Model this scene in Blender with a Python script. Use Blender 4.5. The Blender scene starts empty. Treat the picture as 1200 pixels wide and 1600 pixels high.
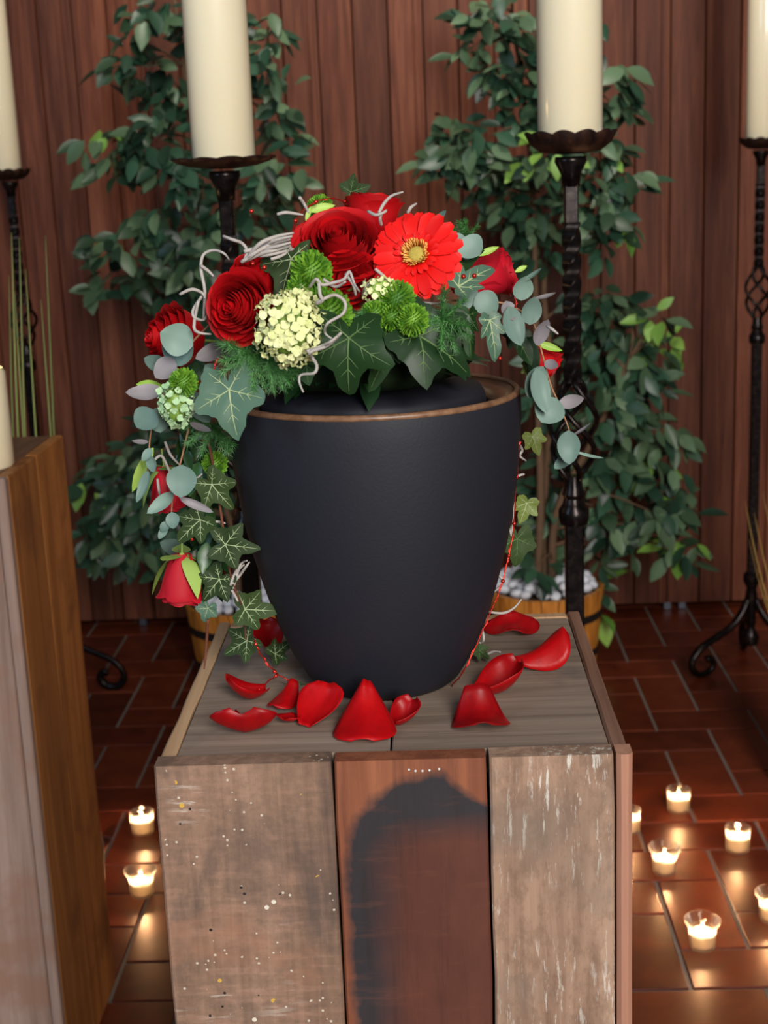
import bpy, math, random
from mathutils import Vector, Matrix, noise
random.seed(7)
R = random.random
def U(a, b): return a + (b - a) * random.random()
PI = math.pi
scene = bpy.context.scene
COL = scene.collection

# ------------------------------------------------------------------ camera
F_PX, CAM_H = 2205.0, 1.37869
BR = (0.99887763, 0.02454407, -0.0405101)
BD = (-0.0335215, -0.23792004, -0.97070612)
BF = (-0.03346324, 0.97097458, -0.23683025)
cam_d = bpy.data.cameras.new('camera'); cam = bpy.data.objects.new('camera', cam_d); COL.objects.link(cam)
cam_d.sensor_fit = 'VERTICAL'; cam_d.sensor_height = 36.0; cam_d.sensor_width = 27.0
cam_d.lens = F_PX / 1600.0 * 36.0
cam.matrix_world = Matrix(((BR[0], -BD[0], -BF[0], 0), (BR[1], -BD[1], -BF[1], 0), (BR[2], -BD[2], -BF[2], CAM_H), (0, 0, 0, 1)))
cam_d.dof.use_dof = True; cam_d.dof.focus_distance = 1.12; cam_d.dof.aperture_fstop = 13.0
cam_d.clip_start = 0.05
scene.camera = cam
# ------------------------------------------------------------------ world, light, exposure
world = bpy.data.worlds.new('world'); scene.world = world; world.use_nodes = True
bg = world.node_tree.nodes['Background']; bg.inputs[0].default_value = (0.95, 0.95, 1.0, 1); bg.inputs[1].default_value = 0.07
def area(name, loc, target, sx, sy, power, col):
    l = bpy.data.lights.new(name, 'AREA'); l.shape = 'RECTANGLE'; l.size = sx; l.size_y = sy; l.energy = power; l.color = col
    o = bpy.data.objects.new(name, l); COL.objects.link(o); o.location = loc
    o.rotation_euler = (Vector(target) - Vector(loc)).to_track_quat('-Z', 'Y').to_euler()
    return o
area('window_daylight', (1.0, -2.5, 2.55), (-0.1, 2.0, 0.95), 1.2, 2.3, 225, (1.0, 0.96, 0.90))
sl = bpy.data.lights.new('added_wall_spot', 'SPOT'); sl.energy = 270; sl.color = (1.0, 0.90, 0.80); sl.spot_size = math.radians(70); sl.spot_blend = 1.0; sl.shadow_soft_size = 0.25  # added spot, brightens the upper wall and leaves the floor dark
so = bpy.data.objects.new('added_wall_spot', sl); COL.objects.link(so); so.location = (0.0, 2.2, 3.7); so.rotation_euler = (Vector((0, 4.2, 2.1)) - Vector((0, 2.2, 3.7))).to_track_quat('-Z', 'Y').to_euler()
area('side_window_daylight', (-2.6, -0.4, 2.3), (0.2, 2.4, 1.1), 0.8, 1.4, 22, (0.50, 0.74, 1.0))
vs = scene.view_settings
vs.view_transform = 'Standard'; vs.look = 'None'; vs.exposure = 0.0; vs.gamma = 1.0; vs.use_curve_mapping = False

def ray(px, py):
    a, b = (px - 600) / F_PX, (py - 800) / F_PX
    return Vector((a * BR[0] + b * BD[0] + BF[0], a * BR[1] + b * BD[1] + BF[1], a * BR[2] + b * BD[2] + BF[2]))
CAM = Vector((0, 0, CAM_H))
def aty(px, py, Y): d = ray(px, py); return CAM + d * (Y / d.y)      # point at depth Y
def atz(px, py, z): d = ray(px, py); return CAM + d * ((z - CAM_H) / d.z)
def mpp(p): return (Vector(p) - CAM).dot(Vector(BF)) / F_PX           # metres per pixel there

# ------------------------------------------------------------------ mesh helpers
class MB:
    def __init__(s): s.v = []; s.f = []; s.mi = []; s.m = 0
    def add(s, vs, fs):
        b = len(s.v); s.v += [tuple(p) for p in vs]
        s.f += [tuple(b + i for i in f) for f in fs]; s.mi += [s.m] * len(fs); return s
    def box(s, x0, x1, y0, y1, z0, z1, b=0.0):
        if b <= 0:
            vs = [(x, y, z) for z in (z0, z1) for y in (y0, y1) for x in (x0, x1)]
            return s.add(vs, [(0, 2, 3, 1), (4, 5, 7, 6), (0, 1, 5, 4), (2, 6, 7, 3), (0, 4, 6, 2), (1, 3, 7, 5)])
        X, Y, Z = (x0, x1), (y0, y1), (z0, z1); vs = []; idx = {}
        for i in (0, 1):
            for j in (0, 1):
                for k in (0, 1):
                    c = (X[i], Y[j], Z[k]); d = ((1, -1)[i] * b, (1, -1)[j] * b, (1, -1)[k] * b)
                    for ax in range(3):
                        p = [c[q] + (d[q] if q != ax else 0) for q in range(3)]
                        idx[(i, j, k, ax)] = len(vs); vs.append(p)
        fs = []
        for ax in range(3):
            o = [q for q in range(3) if q != ax]
            for sgn in (0, 1):
                q = []
                for (a, c) in ((0, 0), (1, 0), (1, 1), (0, 1)):
                    t = [0, 0, 0]; t[ax] = sgn; t[o[0]] = a; t[o[1]] = c; q.append(idx[(*t, ax)])
                fs.append(q)
        for ax in range(3):
            o = [q for q in range(3) if q != ax]
            for a in (0, 1):
                for c in (0, 1):
                    q = []
                    for (e, w) in ((0, o[0]), (1, o[0]), (1, o[1]), (0, o[1])):
                        t = [0, 0, 0]; t[ax] = e; t[o[0]] = a; t[o[1]] = c; q.append(idx[(*t, w)])
                    fs.append(q)
        for i in (0, 1):
            for j in (0, 1):
                for k in (0, 1): fs.append([idx[(i, j, k, a)] for a in range(3)])
        return s.add(vs, fs)
    def tube(s, pts, rad, n=6, cap=True, flat=1.0):
        pts = [Vector(p) for p in pts]; rs = rad if isinstance(rad, (list, tuple)) else [rad] * len(pts)
        vs = []; up = None
        for i, p in enumerate(pts):
            t = (pts[min(i + 1, len(pts) - 1)] - pts[max(i - 1, 0)])
            t = t.normalized() if t.length > 1e-9 else Vector((0, 0, 1))
            if up is None: up = t.orthogonal().normalized()
            up = (up - t * up.dot(t)); up = up.normalized() if up.length > 1e-6 else t.orthogonal().normalized()
            w = t.cross(up)
            for k in range(n):
                a = 2 * PI * k / n; vs.append(p + up * (math.cos(a) * rs[i]) + w * (math.sin(a) * rs[i] * flat))
        fs = [(i * n + k, i * n + (k + 1) % n, (i + 1) * n + (k + 1) % n, (i + 1) * n + k) for i in range(len(pts) - 1) for k in range(n)]
        if cap: fs += [tuple(range(n - 1, -1, -1)), tuple(range((len(pts) - 1) * n, len(pts) * n))]
        return s.add(vs, fs)
    def lathe(s, prof, c=(0, 0, 0), n=32, close=False, wob=None, zw=None):
        c = Vector(c); vs = []; m = len(prof)
        for (r, z) in prof:
            for k in range(n):
                a = 2 * PI * k / n; rr = r * (wob(a, r, z) if wob else 1)
                vs.append(c + Vector((rr * math.cos(a), rr * math.sin(a), z + (zw(a, r) if zw else 0))))
        fs = [(i * n + k, i * n + (k + 1) % n, (i + 1) * n + (k + 1) % n, (i + 1) * n + k) for i in range(m - 1) for k in range(n)]
        if close: fs += [((m - 1) * n + k, (m - 1) * n + (k + 1) % n, (k + 1) % n, k) for k in range(n)]
        else:
            if prof[0][0] > 1e-6: fs.append(tuple(range(n - 1, -1, -1)))
            if prof[-1][0] > 1e-6: fs.append(tuple(range((m - 1) * n, m * n)))
        return s.add(vs, fs)
    def grid(s, fn, nu, nv):
        vs = [fn(i / nu, j / nv) for j in range(nv + 1) for i in range(nu + 1)]
        fs = [(j * (nu + 1) + i, j * (nu + 1) + i + 1, (j + 1) * (nu + 1) + i + 1, (j + 1) * (nu + 1) + i) for j in range(nv) for i in range(nu)]
        return s.add(vs, fs)
    def ball(s, c, r, nu=8, nv=5, sq=(1, 1, 1)):
        c = Vector(c); vs = [c + Vector((0, 0, -r * sq[2]))]
        for j in range(1, nv):
            b = -PI / 2 + PI * j / nv
            for i in range(nu):
                a = 2 * PI * i / nu; vs.append(c + Vector((r * sq[0] * math.cos(b) * math.cos(a), r * sq[1] * math.cos(b) * math.sin(a), r * sq[2] * math.sin(b))))
        vs.append(c + Vector((0, 0, r * sq[2]))); L = len(vs) - 1
        fs = [(0, 1 + (i + 1) % nu, 1 + i) for i in range(nu)]
        for j in range(nv - 2):
            for i in range(nu): fs.append((1 + j * nu + i, 1 + j * nu + (i + 1) % nu, 1 + (j + 1) * nu + (i + 1) % nu, 1 + (j + 1) * nu + i))
        fs += [(1 + (nv - 2) * nu + i, 1 + (nv - 2) * nu + (i + 1) % nu, L) for i in range(nu)]
        return s.add(vs, fs)
    def mesh(s, name, mats, smooth=True, origin=(0, 0, 0)):
        me = bpy.data.meshes.new(name); o = Vector(origin)
        me.from_pydata([tuple(Vector(p) - o) for p in s.v], [], s.f)
        for m in (mats if isinstance(mats, (list, tuple)) else [mats]): me.materials.append(m)
        if isinstance(mats, (list, tuple)) and len(mats) > 1: me.polygons.foreach_set('material_index', s.mi)
        me.polygons.foreach_set('use_smooth', [smooth] * len(me.polygons)); me.update()
        return me
def auto_smooth(me, deg=35):
    me.polygons.foreach_set('use_smooth', [True] * len(me.polygons)); me.set_sharp_from_angle(angle=math.radians(deg)); return me

WL = {}   # world origin of each Empty / part that may be a parent
def link(name, data, parent=None, mat=None):
    o = bpy.data.objects.new(name, data); COL.objects.link(o)
    if parent is not None: o.parent = parent
    if mat is not None: o.matrix_local = mat
    return o
def thing(name, loc, label, cat, group=None):
    o = bpy.data.objects.new(name, None); COL.objects.link(o); o.location = loc; o.empty_display_size = 0.05
    WL[o.name] = Vector(loc); o['label'] = label; o['category'] = cat
    if group: o['group'] = group
    return o
def part(name, mb, mats, parent=None, smooth=True, sharp=None, kind=None, label=None, at=None):
    """world-space mesh builder -> object below parent (parents only translate)"""
    base = WL.get(parent.name, Vector((0, 0, 0))) if parent is not None else Vector((0, 0, 0))
    org = Vector(at) if at is not None else base
    me = mb.mesh(name, mats, smooth, org)
    if sharp: auto_smooth(me, sharp)
    o = link(name, me, parent); o.location = org - base; WL[o.name] = org
    if kind: o['kind'] = kind
    if label: o['label'] = label
    return o
def inst(name, me, parent, M):
    """shared mesh placed by world matrix M below a translation-only parent"""
    base = WL.get(parent.name, Vector((0, 0, 0))) if parent is not None else Vector((0, 0, 0))
    o = link(name, me, parent, Matrix.Translation(-base) @ M); WL[o.name] = M.to_translation()
    return o
def copy_tree(src, parent=None, first=True):
    c = src.copy(); COL.objects.link(c)
    if parent is not None: c.parent = parent
    for ch in src.children: copy_tree(ch, c, False)
    return c
def frame(loc, n, up=(0, 0, 1), s=1.0):
    """Z along n, Y as close to up as possible"""
    n = Vector(n).normalized(); u = Vector(up); u = u - n * u.dot(n)
    u = u.normalized() if u.length > 1e-5 else n.orthogonal().normalized()
    x = u.cross(n)
    sx = s if isinstance(s, (tuple, list)) else (s, s, s)
    M = Matrix(((x.x * sx[0], u.x * sx[1], n.x * sx[2], loc[0]), (x.y * sx[0], u.y * sx[1], n.y * sx[2], loc[1]), (x.z * sx[0], u.z * sx[1], n.z * sx[2], loc[2]), (0, 0, 0, 1)))
    return M
def smooth_path(p, n=4):
    p = [Vector(q) for q in p]
    if len(p) < 3: return [p[0].lerp(p[-1], i / n) for i in range(n + 1)]
    out = []
    for i in range(len(p) - 1):
        a, b, c, d = p[max(i - 1, 0)], p[i], p[i + 1], p[min(i + 2, len(p) - 1)]
        for k in range(n):
            t = k / n
            out.append(0.5 * ((2 * b) + (c - a) * t + (2 * a - 5 * b + 4 * c - d) * t * t + (3 * b - a - 3 * c + d) * t ** 3))
    return out + [p[-1]]

# ------------------------------------------------------------------ material helpers
class G:
    def __init__(s, name, rough=0.5, spec=0.5):
        s.m = bpy.data.materials.new(name); s.m.use_nodes = True; s.t = s.m.node_tree
        s.b = s.t.nodes['Principled BSDF']; s.b.inputs['Roughness'].default_value = rough
        s.b.inputs['Specular IOR Level'].default_value = spec
    def n(s, typ, ins=None, **kw):
        nd = s.t.nodes.new(typ)
        for k, v in kw.items(): setattr(nd, k, v)
        for k, v in (ins or {}).items(): s.put(nd.inputs[k], v)
        return nd
    def put(s, sock, v):
        if isinstance(v, bpy.types.NodeSocket): s.t.links.new(v, sock)
        elif isinstance(v, (tuple, list)) and sock.type == 'RGBA': sock.default_value = (*v[:3], 1)
        else: sock.default_value = v
    def set(s, **kw):
        for k, v in kw.items(): s.put(s.b.inputs[k.replace('_', ' ')], v)
        return s
    def obj(s, scale=(1, 1, 1), rnd=0.0, what='Object'):
        c = s.n('ShaderNodeTexCoord').outputs[what]
        if rnd:
            r = s.n('ShaderNodeObjectInfo').outputs['Random']
            c = s.n('ShaderNodeVectorMath', {0: c, 1: s.math('MULTIPLY', r, rnd)}, operation='ADD').outputs[0]
        return s.n('ShaderNodeMapping', {'Vector': c, 'Scale': scale}).outputs[0]
    def noise(s, vec, scale, detail=4, rough=0.55, dist=0.0):
        return s.n('ShaderNodeTexNoise', {'Vector': vec, 'Scale': scale, 'Detail': detail, 'Roughness': rough, 'Distortion': dist}).outputs[0]
    def math(s, op, a, b=0.0, c=0.0, clamp=False):
        return s.n('ShaderNodeMath', {0: a, 1: b, 2: c}, operation=op, use_clamp=clamp).outputs[0]
    def ramp(s, f, stops, interp='LINEAR'):
        nd = s.n('ShaderNodeValToRGB', {0: f}); cr = nd.color_ramp; cr.interpolation = interp
        while len(cr.elements) < len(stops): cr.elements.new(0.5)
        for e, (p, c) in zip(cr.elements, stops):
            e.position = p; e.color = (*c, 1) if isinstance(c, (tuple, list)) else (c, c, c, 1)
        return nd.outputs[0]
    def mix(s, f, a, b, blend='MIX'):
        nd = s.n('ShaderNodeMix', data_type='RGBA', blend_type=blend)
        s.put(nd.inputs[0], f); s.put(nd.inputs[6], a); s.put(nd.inputs[7], b); return nd.outputs[2]
    def step(s, f, a, b): return s.n('ShaderNodeMapRange', {0: f, 1: a, 2: b, 3: 0.0, 4: 1.0}, clamp=True).outputs[0]
    def bump(s, h, strength=0.3, dist=0.002):
        s.put(s.b.inputs['Normal'], s.n('ShaderNodeBump', {'Height': h, 'Strength': strength, 'Distance': dist}).outputs[0]); return s
    def rand(s): return s.n('ShaderNodeObjectInfo').outputs['Random']
    def island(s): return s.n('ShaderNodeNewGeometry').outputs['Random Per Island']
def C(r, g, b):   # sRGB 0-255 -> linear
    f = lambda c: (c / 255 / 12.92) if c / 255 <= 0.04045 else ((c / 255 + 0.055) / 1.055) ** 2.4
    return (f(r), f(g), f(b))

def wood(name, cols, axis='z', grain=1.0, blotch=None, rough=0.65, bump=0.35, rnd=7.0, tint=0.35, spec=0.3):
    g = G(name, rough, spec)
    st = {'x': (2, 40, 40), 'y': (40, 2, 40), 'z': (40, 40, 2)}[axis]
    v = g.obj(st, rnd); fine = g.noise(v, 1.6 * grain, 6, 0.65, 0.6)
    v2 = g.obj(tuple(a * 0.16 for a in st), rnd); big = g.noise(v2, 2.0, 3, 0.55, 0.4)
    f = g.math('ADD', g.math('MULTIPLY', fine, 0.55), g.math('MULTIPLY', big, 0.45))
    col = g.ramp(f, [(0.33, cols[0]), (0.5, cols[1]), (0.67, cols[2])])
    if tint: col = g.mix(g.math('MULTIPLY', g.rand(), tint), col, tuple(c * 0.45 for c in cols[0]))
    if blotch:
        b = g.noise(g.obj((1, 1, 1), rnd), 9.0, 4, 0.6); col = g.mix(g.math('MULTIPLY', g.step(b, 0.52, 0.68), 0.7), col, blotch)
    g.set(Base_Color=col); g.bump(fine, bump, 0.0015)
    g.col = col; g.fine = fine
    return g
def plain(name, col, rough=0.5, spec=0.5, var=0.25, nscale=30.0, bump=0.0, **kw):
    g = G(name, rough, spec)
    nz = g.noise(g.obj(), nscale, 3); g.set(Base_Color=g.mix(g.math('MULTIPLY', nz, var * 1.6), col, tuple(c * 0.45 for c in col)), **kw)
    if bump: g.bump(nz, bump, 0.001)
    return g.m
def leafmat(name, dark, light, rough=0.42, isl=True, trans=0.0, spec=0.4, back=None):
    g = G(name, rough, spec)
    r = g.math('FRACT', g.math('ADD', g.rand(), g.math('MULTIPLY', g.island(), 0.97))) if isl else g.rand()
    nz = g.noise(g.obj(), 60, 2)
    f = g.math('ADD', g.math('MULTIPLY', r, 0.8), g.math('MULTIPLY', nz, 0.25))
    col = g.ramp(f, [(0.1, dark), (0.95, light)])
    g.set(Base_Color=col)
    return g.m
def petalmat(name, dark, light, rough=0.55, sheen=0.3, vein=40):
    g = G(name, rough, 0.25)
    nz = g.noise(g.obj((1, 1, 0.3)), vein * 8, 3); f = g.math('ADD', g.math('MULTIPLY', g.rand(), 0.5), g.math('MULTIPLY', nz, 0.5))
    g.set(Base_Color=g.ramp(f, [(0.2, dark), (0.8, light)]), Sheen_Weight=sheen, Sheen_Roughness=0.4, Sheen_Tint=tuple(min(1, c * 1.6 + 0.02) for c in light))
    g.bump(nz, 0.15, 0.0006)
    return g.m

# ---- materials of the setting
g = G('terracotta_tile', 0.3, 0.5)
nz = g.noise(g.obj((1, 1, 1), 9.0), 14, 5); nf = g.noise(g.obj((1, 1, 1), 9.0), 160, 3)
tc = g.ramp(g.math('ADD', g.math('MULTIPLY', nz, 0.7), g.math('MULTIPLY', g.rand(), 0.3)), [(0.25, C(76, 30, 17)), (0.5, C(104, 44, 24)), (0.75, C(124, 56, 30))])
g.set(Base_Color=tc, Roughness=g.n('ShaderNodeMapRange', {0: nf, 3: 0.24, 4: 0.44}).outputs[0]); g.bump(g.math('ADD', nz, g.math('MULTIPLY', nf, 0.3)), 0.12, 0.002); TILE = g.m
GROUT = plain('grout', C(150, 138, 128), 0.85, 0.2, 0.35, 80, 0.2)
wg = wood('panel_wood', [C(60, 28, 18), C(106, 58, 40), C(138, 84, 60)], 'z', 1.1, None, 0.55, 0.12, 11.0, 0.5, 0.2); PANEL = wg.m
DARKW = plain('dark_recess', C(28, 22, 22), 0.8, 0.2)
FOOTM = plain('grey_metal_foot', C(96, 100, 112), 0.45, 0.5, Metallic=0.6)

# ------------------------------------------------------------------ the setting
UT, GX, GY = 0.125, 0.41545, 2.15249
mb = MB(); mb.box(-4.2, 4.2, -0.6, 5.4, -0.12, -0.004)
floor = part('floor', mb, GROUT, None, False, kind='structure')
J = 0.0036
def tile_me(w, d):
    m = MB(); m.box(-w / 2, w / 2, -d / 2, d / 2, -0.006, 0.0, 0.0016); return m.mesh('tile', TILE, False)
TH, TV = tile_me(2 * UT - 2 * J, UT - 2 * J), tile_me(UT - 2 * J, 2 * UT - 2 * J)
rest = MB()
for j in range(-22, 27):
    for i in range(-38, 34):
        for kind in (0, 1):
            if kind == 0 and i % 4 != j % 4: continue
            if kind == 1 and i % 4 != (j + 3) % 4: continue
            w, d = (2, 1) if kind == 0 else (1, 2)
            cx, cy = GX + (i + w / 2) * UT, GY + (j + d / 2) * UT
            if abs(cx) > 4.0 or cy < -0.4 or cy > 5.2: continue
            if -1.42 < cx < 1.25 and 1.75 < cy < 4.5:
                M = Matrix.Translation((cx, cy, U(-0.0006, 0.0006))) @ Matrix.Rotation(U(-0.004, 0.004), 4, 'Z')
                inst('tile', TH if kind == 0 else TV, floor, M)
            else:
                rest.box(cx - w * UT / 2 + J, cx + w * UT / 2 - J, cy - d * UT / 2 + J, cy + d * UT / 2 - J, -0.006, 0)
part('tile_field', rest, TILE, floor, False, kind='stuff')

WY = 4.22
wall = MB(); wall.box(-4.0, 4.0, WY + 0.018, WY + 0.05, 0.03, 2.9)
wall = part('wall_back', wall, DARKW, None, False, kind='structure')
def plank_me(v):
    m = MB(); w = 0.1
    xs = [(0.0015, 0.004), (0.003, 0.0), (0.070, 0.0), (0.0715, 0.004), (0.074, 0.004), (0.0755, 0.0), (0.0880, 0.0), (0.089, 0.001), (0.090, 0.001), (0.091, 0.0), (0.0975, 0.0005), (0.099, 0.004)] if v == 0 else \
         [(0.0015, 0.004), (0.003, 0.0), (0.0955, 0.0), (0.0985, 0.004)] if v == 1 else \
         [(0.0015, 0.004), (0.003, 0.0), (0.046, 0.0), (0.048, 0.005), (0.051, 0.005), (0.053, 0.0), (0.097, 0.0), (0.0985, 0.004)]
    vs = [(x, y, z) for z in (0.03, 2.9) for (x, y) in xs]; n = len(xs)
    vs += [(x, 0.02, z) for z in (0.03, 2.9) for x in (xs[0][0], xs[-1][0])]
    fs = [(k, k + 1, n + k + 1, n + k) for k in range(n - 1)] + [(0, n, 2 * n + 2, 2 * n), (n - 1, 2 * n + 1, 2 * n + 3, 2 * n - 1), tuple([2 * n, 2 * n + 1] + list(range(n - 1, -1, -1))), tuple(list(range(n, 2 * n)) + [2 * n + 3, 2 * n + 2])]
    m.add(vs, fs); return m.mesh('plank', PANEL, False)
PK = [plank_me(0), plank_me(1), plank_me(2)]
seq = [1, 0, 1, 1, 2, 1, 0, 1, 1, 0]
for k in range(-40, 40):
    inst('plank', PK[seq[k % 10]], wall, Matrix.Translation((k * 0.1 + 0.022, WY - 0.002 + U(-0.0012, 0.0012), 0)))
for px in (1043, 1066, 222, 520):
    p = aty(px, 955, WY + 0.02)
    m = MB(); m.box(p.x - 0.012, p.x + 0.012, WY + 0.02, WY + 0.045, 0.0, 0.04, 0.002); part('panel_foot', m, FOOTM, wall, False)
m = MB(); m.box(-4.2, 4.2, 5.25, 5.3, 0, 2.9); part('added_dark_plane', m, DARKW, None, False, kind='structure')  # dark plane added behind the gap, blocks world light under the panels

# ------------------------------------------------------------------ wood pedestals
def mk_left():
    g = wood('weathered_plank', [C(98, 75, 60), C(132, 104, 86), C(156, 125, 105)], 'z', 1.2, None, 0.75, 0.5, 5.0, 0.0)
    v = g.obj((14, 14, 90), 5.0); saw = g.noise(v, 2.0, 4, 0.6)                    # cross-grain saw marks
    rg = g.noise(g.obj((1, 1, 1), 2.0), 7, 3, 0.6)
    col = g.mix(g.math('MULTIPLY', g.step(saw, 0.46, 0.72), g.math('MULTIPLY', g.step(rg, 0.36, 0.66), 0.6)), g.col, C(178, 138, 118))
    mo = g.noise(g.obj((1, 1, 1), 4.0), 120, 5, 0.7); col = g.mix(g.math('MULTIPLY', g.step(mo, 0.42, 0.62), 0.28), col, C(80, 68, 62))
    dk = g.noise(g.obj((1.5, 1, 0.8), 5.0), 8.0, 5, 0.62, 0.8)
    col = g.mix(g.math('MULTIPLY', g.step(dk, 0.50, 0.66), 0.55), col, C(56, 53, 56))
    wm = g.noise(g.obj((1, 1, 1.6), 9.0), 6.5, 4, 0.6); col = g.mix(g.math('MULTIPLY', g.step(wm, 0.54, 0.68), 0.5), col, C(158, 108, 82))
    pt = g.noise(g.obj((20, 20, 160), 3.0), 1.5, 4, 0.7); pg = g.noise(g.obj((1, 1, 1), 12.0), 11, 2)
    col = g.mix(g.math('MULTIPLY', g.math('MULTIPLY', g.step(pt, 0.54, 0.6), g.step(pg, 0.64, 0.72)), 0.6), col, C(206, 196, 184))
    for (sc, th, gt, c, off) in ((85.0, 0.15, 0.63, C(214, 206, 190), 0.0), (170.0, 0.17, 0.58, C(196, 184, 168), 3.0), (75.0, 0.15, 0.66, C(200, 160, 70), 6.0), (130.0, 0.16, 0.60, C(44, 38, 36), 8.0)):
        vo = g.n('ShaderNodeTexVoronoi', {'Vector': g.obj((1, 1, 1), 5.0 + off), 'Scale': sc}).outputs[0]
        sp = g.math('MULTIPLY', g.math('LESS_THAN', vo, th), g.math('GREATER_THAN', g.noise(g.obj((1, 1, 1), 5.0 + off), 24, 1), gt))
        col = g.mix(sp, col, c)
    g.set(Base_Color=col); return g.m
def mk_stain():
    g = wood('stained_plank', [C(92, 52, 36), C(122, 70, 48), C(150, 92, 64)], 'z', 0.7, None, 0.6, 0.4, 3.0, 0.0, 0.35)
    tc = g.n('ShaderNodeTexCoord').outputs['Object']; wv = g.noise(g.obj((1, 1, 1)), 26, 4, 0.6)
    wv = g.math('MULTIPLY', g.math('SUBTRACT', wv, 0.5), 0.36)
    xyz = g.n('ShaderNodeSeparateXYZ', {0: tc})
    x = g.math('DIVIDE', xyz.outputs[0], 0.110); z = g.math('DIVIDE', xyz.outputs[2], 0.110)      # 0..1 across, 0 at top, negative down
    u = g.math('MAXIMUM', g.math('DIVIDE', g.math('SUBTRACT', 0.62, x), 0.56), 0.0)
    v = g.math('MAXIMUM', g.math('DIVIDE', g.math('ADD', z, 0.72), 0.62), 0.0)
    r = g.math('SQRT', g.math('ADD', g.math('MULTIPLY', u, u), g.math('MULTIPLY', v, v)))
    cr = g.math('MULTIPLY', g.math('MAXIMUM', g.math('SUBTRACT', x, 0.72), 0.0), g.math('MULTIPLY', v, 2.2))
    r = g.math('ADD', g.math('ADD', r, wv), cr)
    outer = g.math('SUBTRACT', 1.0, g.step(r, 0.93, 1.06)); v2 = g.math('MULTIPLY', v, 1.5); r2 = g.math('ADD', g.math('SQRT', g.math('ADD', g.math('MULTIPLY', u, u), g.math('MULTIPLY', v2, v2))), wv); inner = g.math('SUBTRACT', 1.0, g.step(r2, 0.30, 0.80))
    side = g.step(g.math('ADD', x, g.math('MULTIPLY', wv, 0.25)), 0.97, 0.9)
    base = g.mix(inner, C(44, 40, 44), C(84, 46, 36))
    bl = g.noise(g.obj((1, 1, 0.6), 3.0), 16, 4); base = g.mix(g.math('MULTIPLY', g.step(bl, 0.42, 0.7), 0.55), base, g.mix(inner, C(58, 50, 52), C(112, 64, 48)))
    st = g.noise(g.obj((60, 60, 4), 1.0), 2.0, 5, 0.7); fin = g.mix(g.math('MULTIPLY', g.step(st, 0.5, 0.7), 0.35), g.mix(outer, g.col, base), C(40, 28, 26))
    hz = g.noise(g.obj((10, 10, 70), 6.0), 1.6, 4, 0.65); fin = g.mix(g.math('MULTIPLY', g.step(hz, 0.56, 0.8), 0.16), fin, C(150, 92, 66))
    g.set(Base_Color=fin); return g.m
def mk_right():
    g = wood('flaked_plank', [C(106, 80, 66), C(154, 124, 104), C(180, 150, 128)], 'z', 0.9, C(112, 92, 80), 0.8, 0.6, 5.0, 0.0)
    fl = g.noise(g.obj((70, 70, 9), 5.0), 3.2, 5, 0.7); pa = g.noise(g.obj((1, 1, 0.7), 3.0), 10, 2)
    col = g.mix(g.math('MULTIPLY', g.step(fl, 0.56, 0.62), g.step(pa, 0.44, 0.6)), g.col, C(208, 202, 192))
    mo = g.noise(g.obj((1, 1, 0.5), 4.0), 110, 5, 0.7); col = g.mix(g.math('MULTIPLY', g.step(mo, 0.44, 0.62), 0.4), col, C(92, 70, 56))
    lo = g.noise(g.obj((1, 1, 1.4), 8.0), 9, 3); col = g.mix(g.math('MULTIPLY', g.step(lo, 0.5, 0.66), 0.45), col, C(124, 110, 98))
    g.set(Base_Color=col); return g.m
FL_, FM_, FR_ = mk_left(), mk_stain(), mk_right()
TOPW = wood('grey_top_board', [C(98, 83, 73), C(138, 119, 105), C(162, 143, 128)], 'x', 0.9, C(84, 82, 84), 0.8, 0.5, 5.0, 0.15).m
TAN = wood('tan_edge_board', [C(150, 116, 84), C(182, 146, 112), C(200, 166, 130)], 'y', 0.8, None, 0.7, 0.3, 5.0, 0.0).m
REDB = wood('reddish_edge_board', [C(120, 78, 62), C(156, 108, 88), C(176, 130, 108)], 'z', 0.8, None, 0.7, 0.3, 5.0, 0.0).m
SIDEB = wood('brown_side_board', [C(118, 72, 34), C(174, 112, 56), C(204, 138, 74)], 'z', 0.8, C(112, 68, 38), 0.6, 0.35, 5.0, 0.35, 0.4).m
PALEF = wood('pale_front_board', [C(120, 96, 84), C(158, 132, 120), C(182, 156, 144)], 'z', 0.8, C(150, 112, 92), 0.7, 0.4, 5.0, 0.2).m
NAIL = plain('nail_metal', C(214, 214, 212), 0.35, 0.5, 0.1)

ZT = 0.969
XL, XR, YF, YB = -0.2045, 0.1365, 0.931, 1.262
ped = thing('display_pedestal', (-0.034, 1.096, 0), 'square pedestal of reclaimed wood boards with a dark stained middle plank, under the black urn', 'pedestal')
def jig_box(x0, x1, y0, y1, z0, z1, b=0.0025): m = MB(); m.box(x0, x1, y0, y1, z0, z1, b); return m
def rough_box(x0, x1, y0, y1, z0, z1, amp=0.001, b=0.002, seed=0.0, n=22):
    """board with slightly wavering long edges (vertical)"""
    m = MB(); vs = []
    zs = [z0 + (z1 - z0) * k / n for k in range(n + 1)]
    for z in zs:
        wl = amp * noise.noise((seed, z * 18, 1)); wr = amp * noise.noise((seed + 9, z * 18, 2))
        a, c = x0 + wl, x1 + wr
        vs += [(a + b, y0, z), (c - b, y0, z), (c, y0 + b, z), (c, y1, z), (a, y1, z), (a, y0 + b, z)]
    fs = [(i * 6 + k, i * 6 + (k + 1) % 6, (i + 1) * 6 + (k + 1) % 6, (i + 1) * 6 + k) for i in range(n) for k in range(6)]
    fs += [tuple(range(5, -1, -1)), tuple(range(n * 6, n * 6 + 6))]
    return m.add(vs, fs)
xb = [XL, aty(519, 1195, YF).x, aty(762, 1190, YF).x, aty(962, 1180, YF).x, XR]
gap = 0.0009
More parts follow.
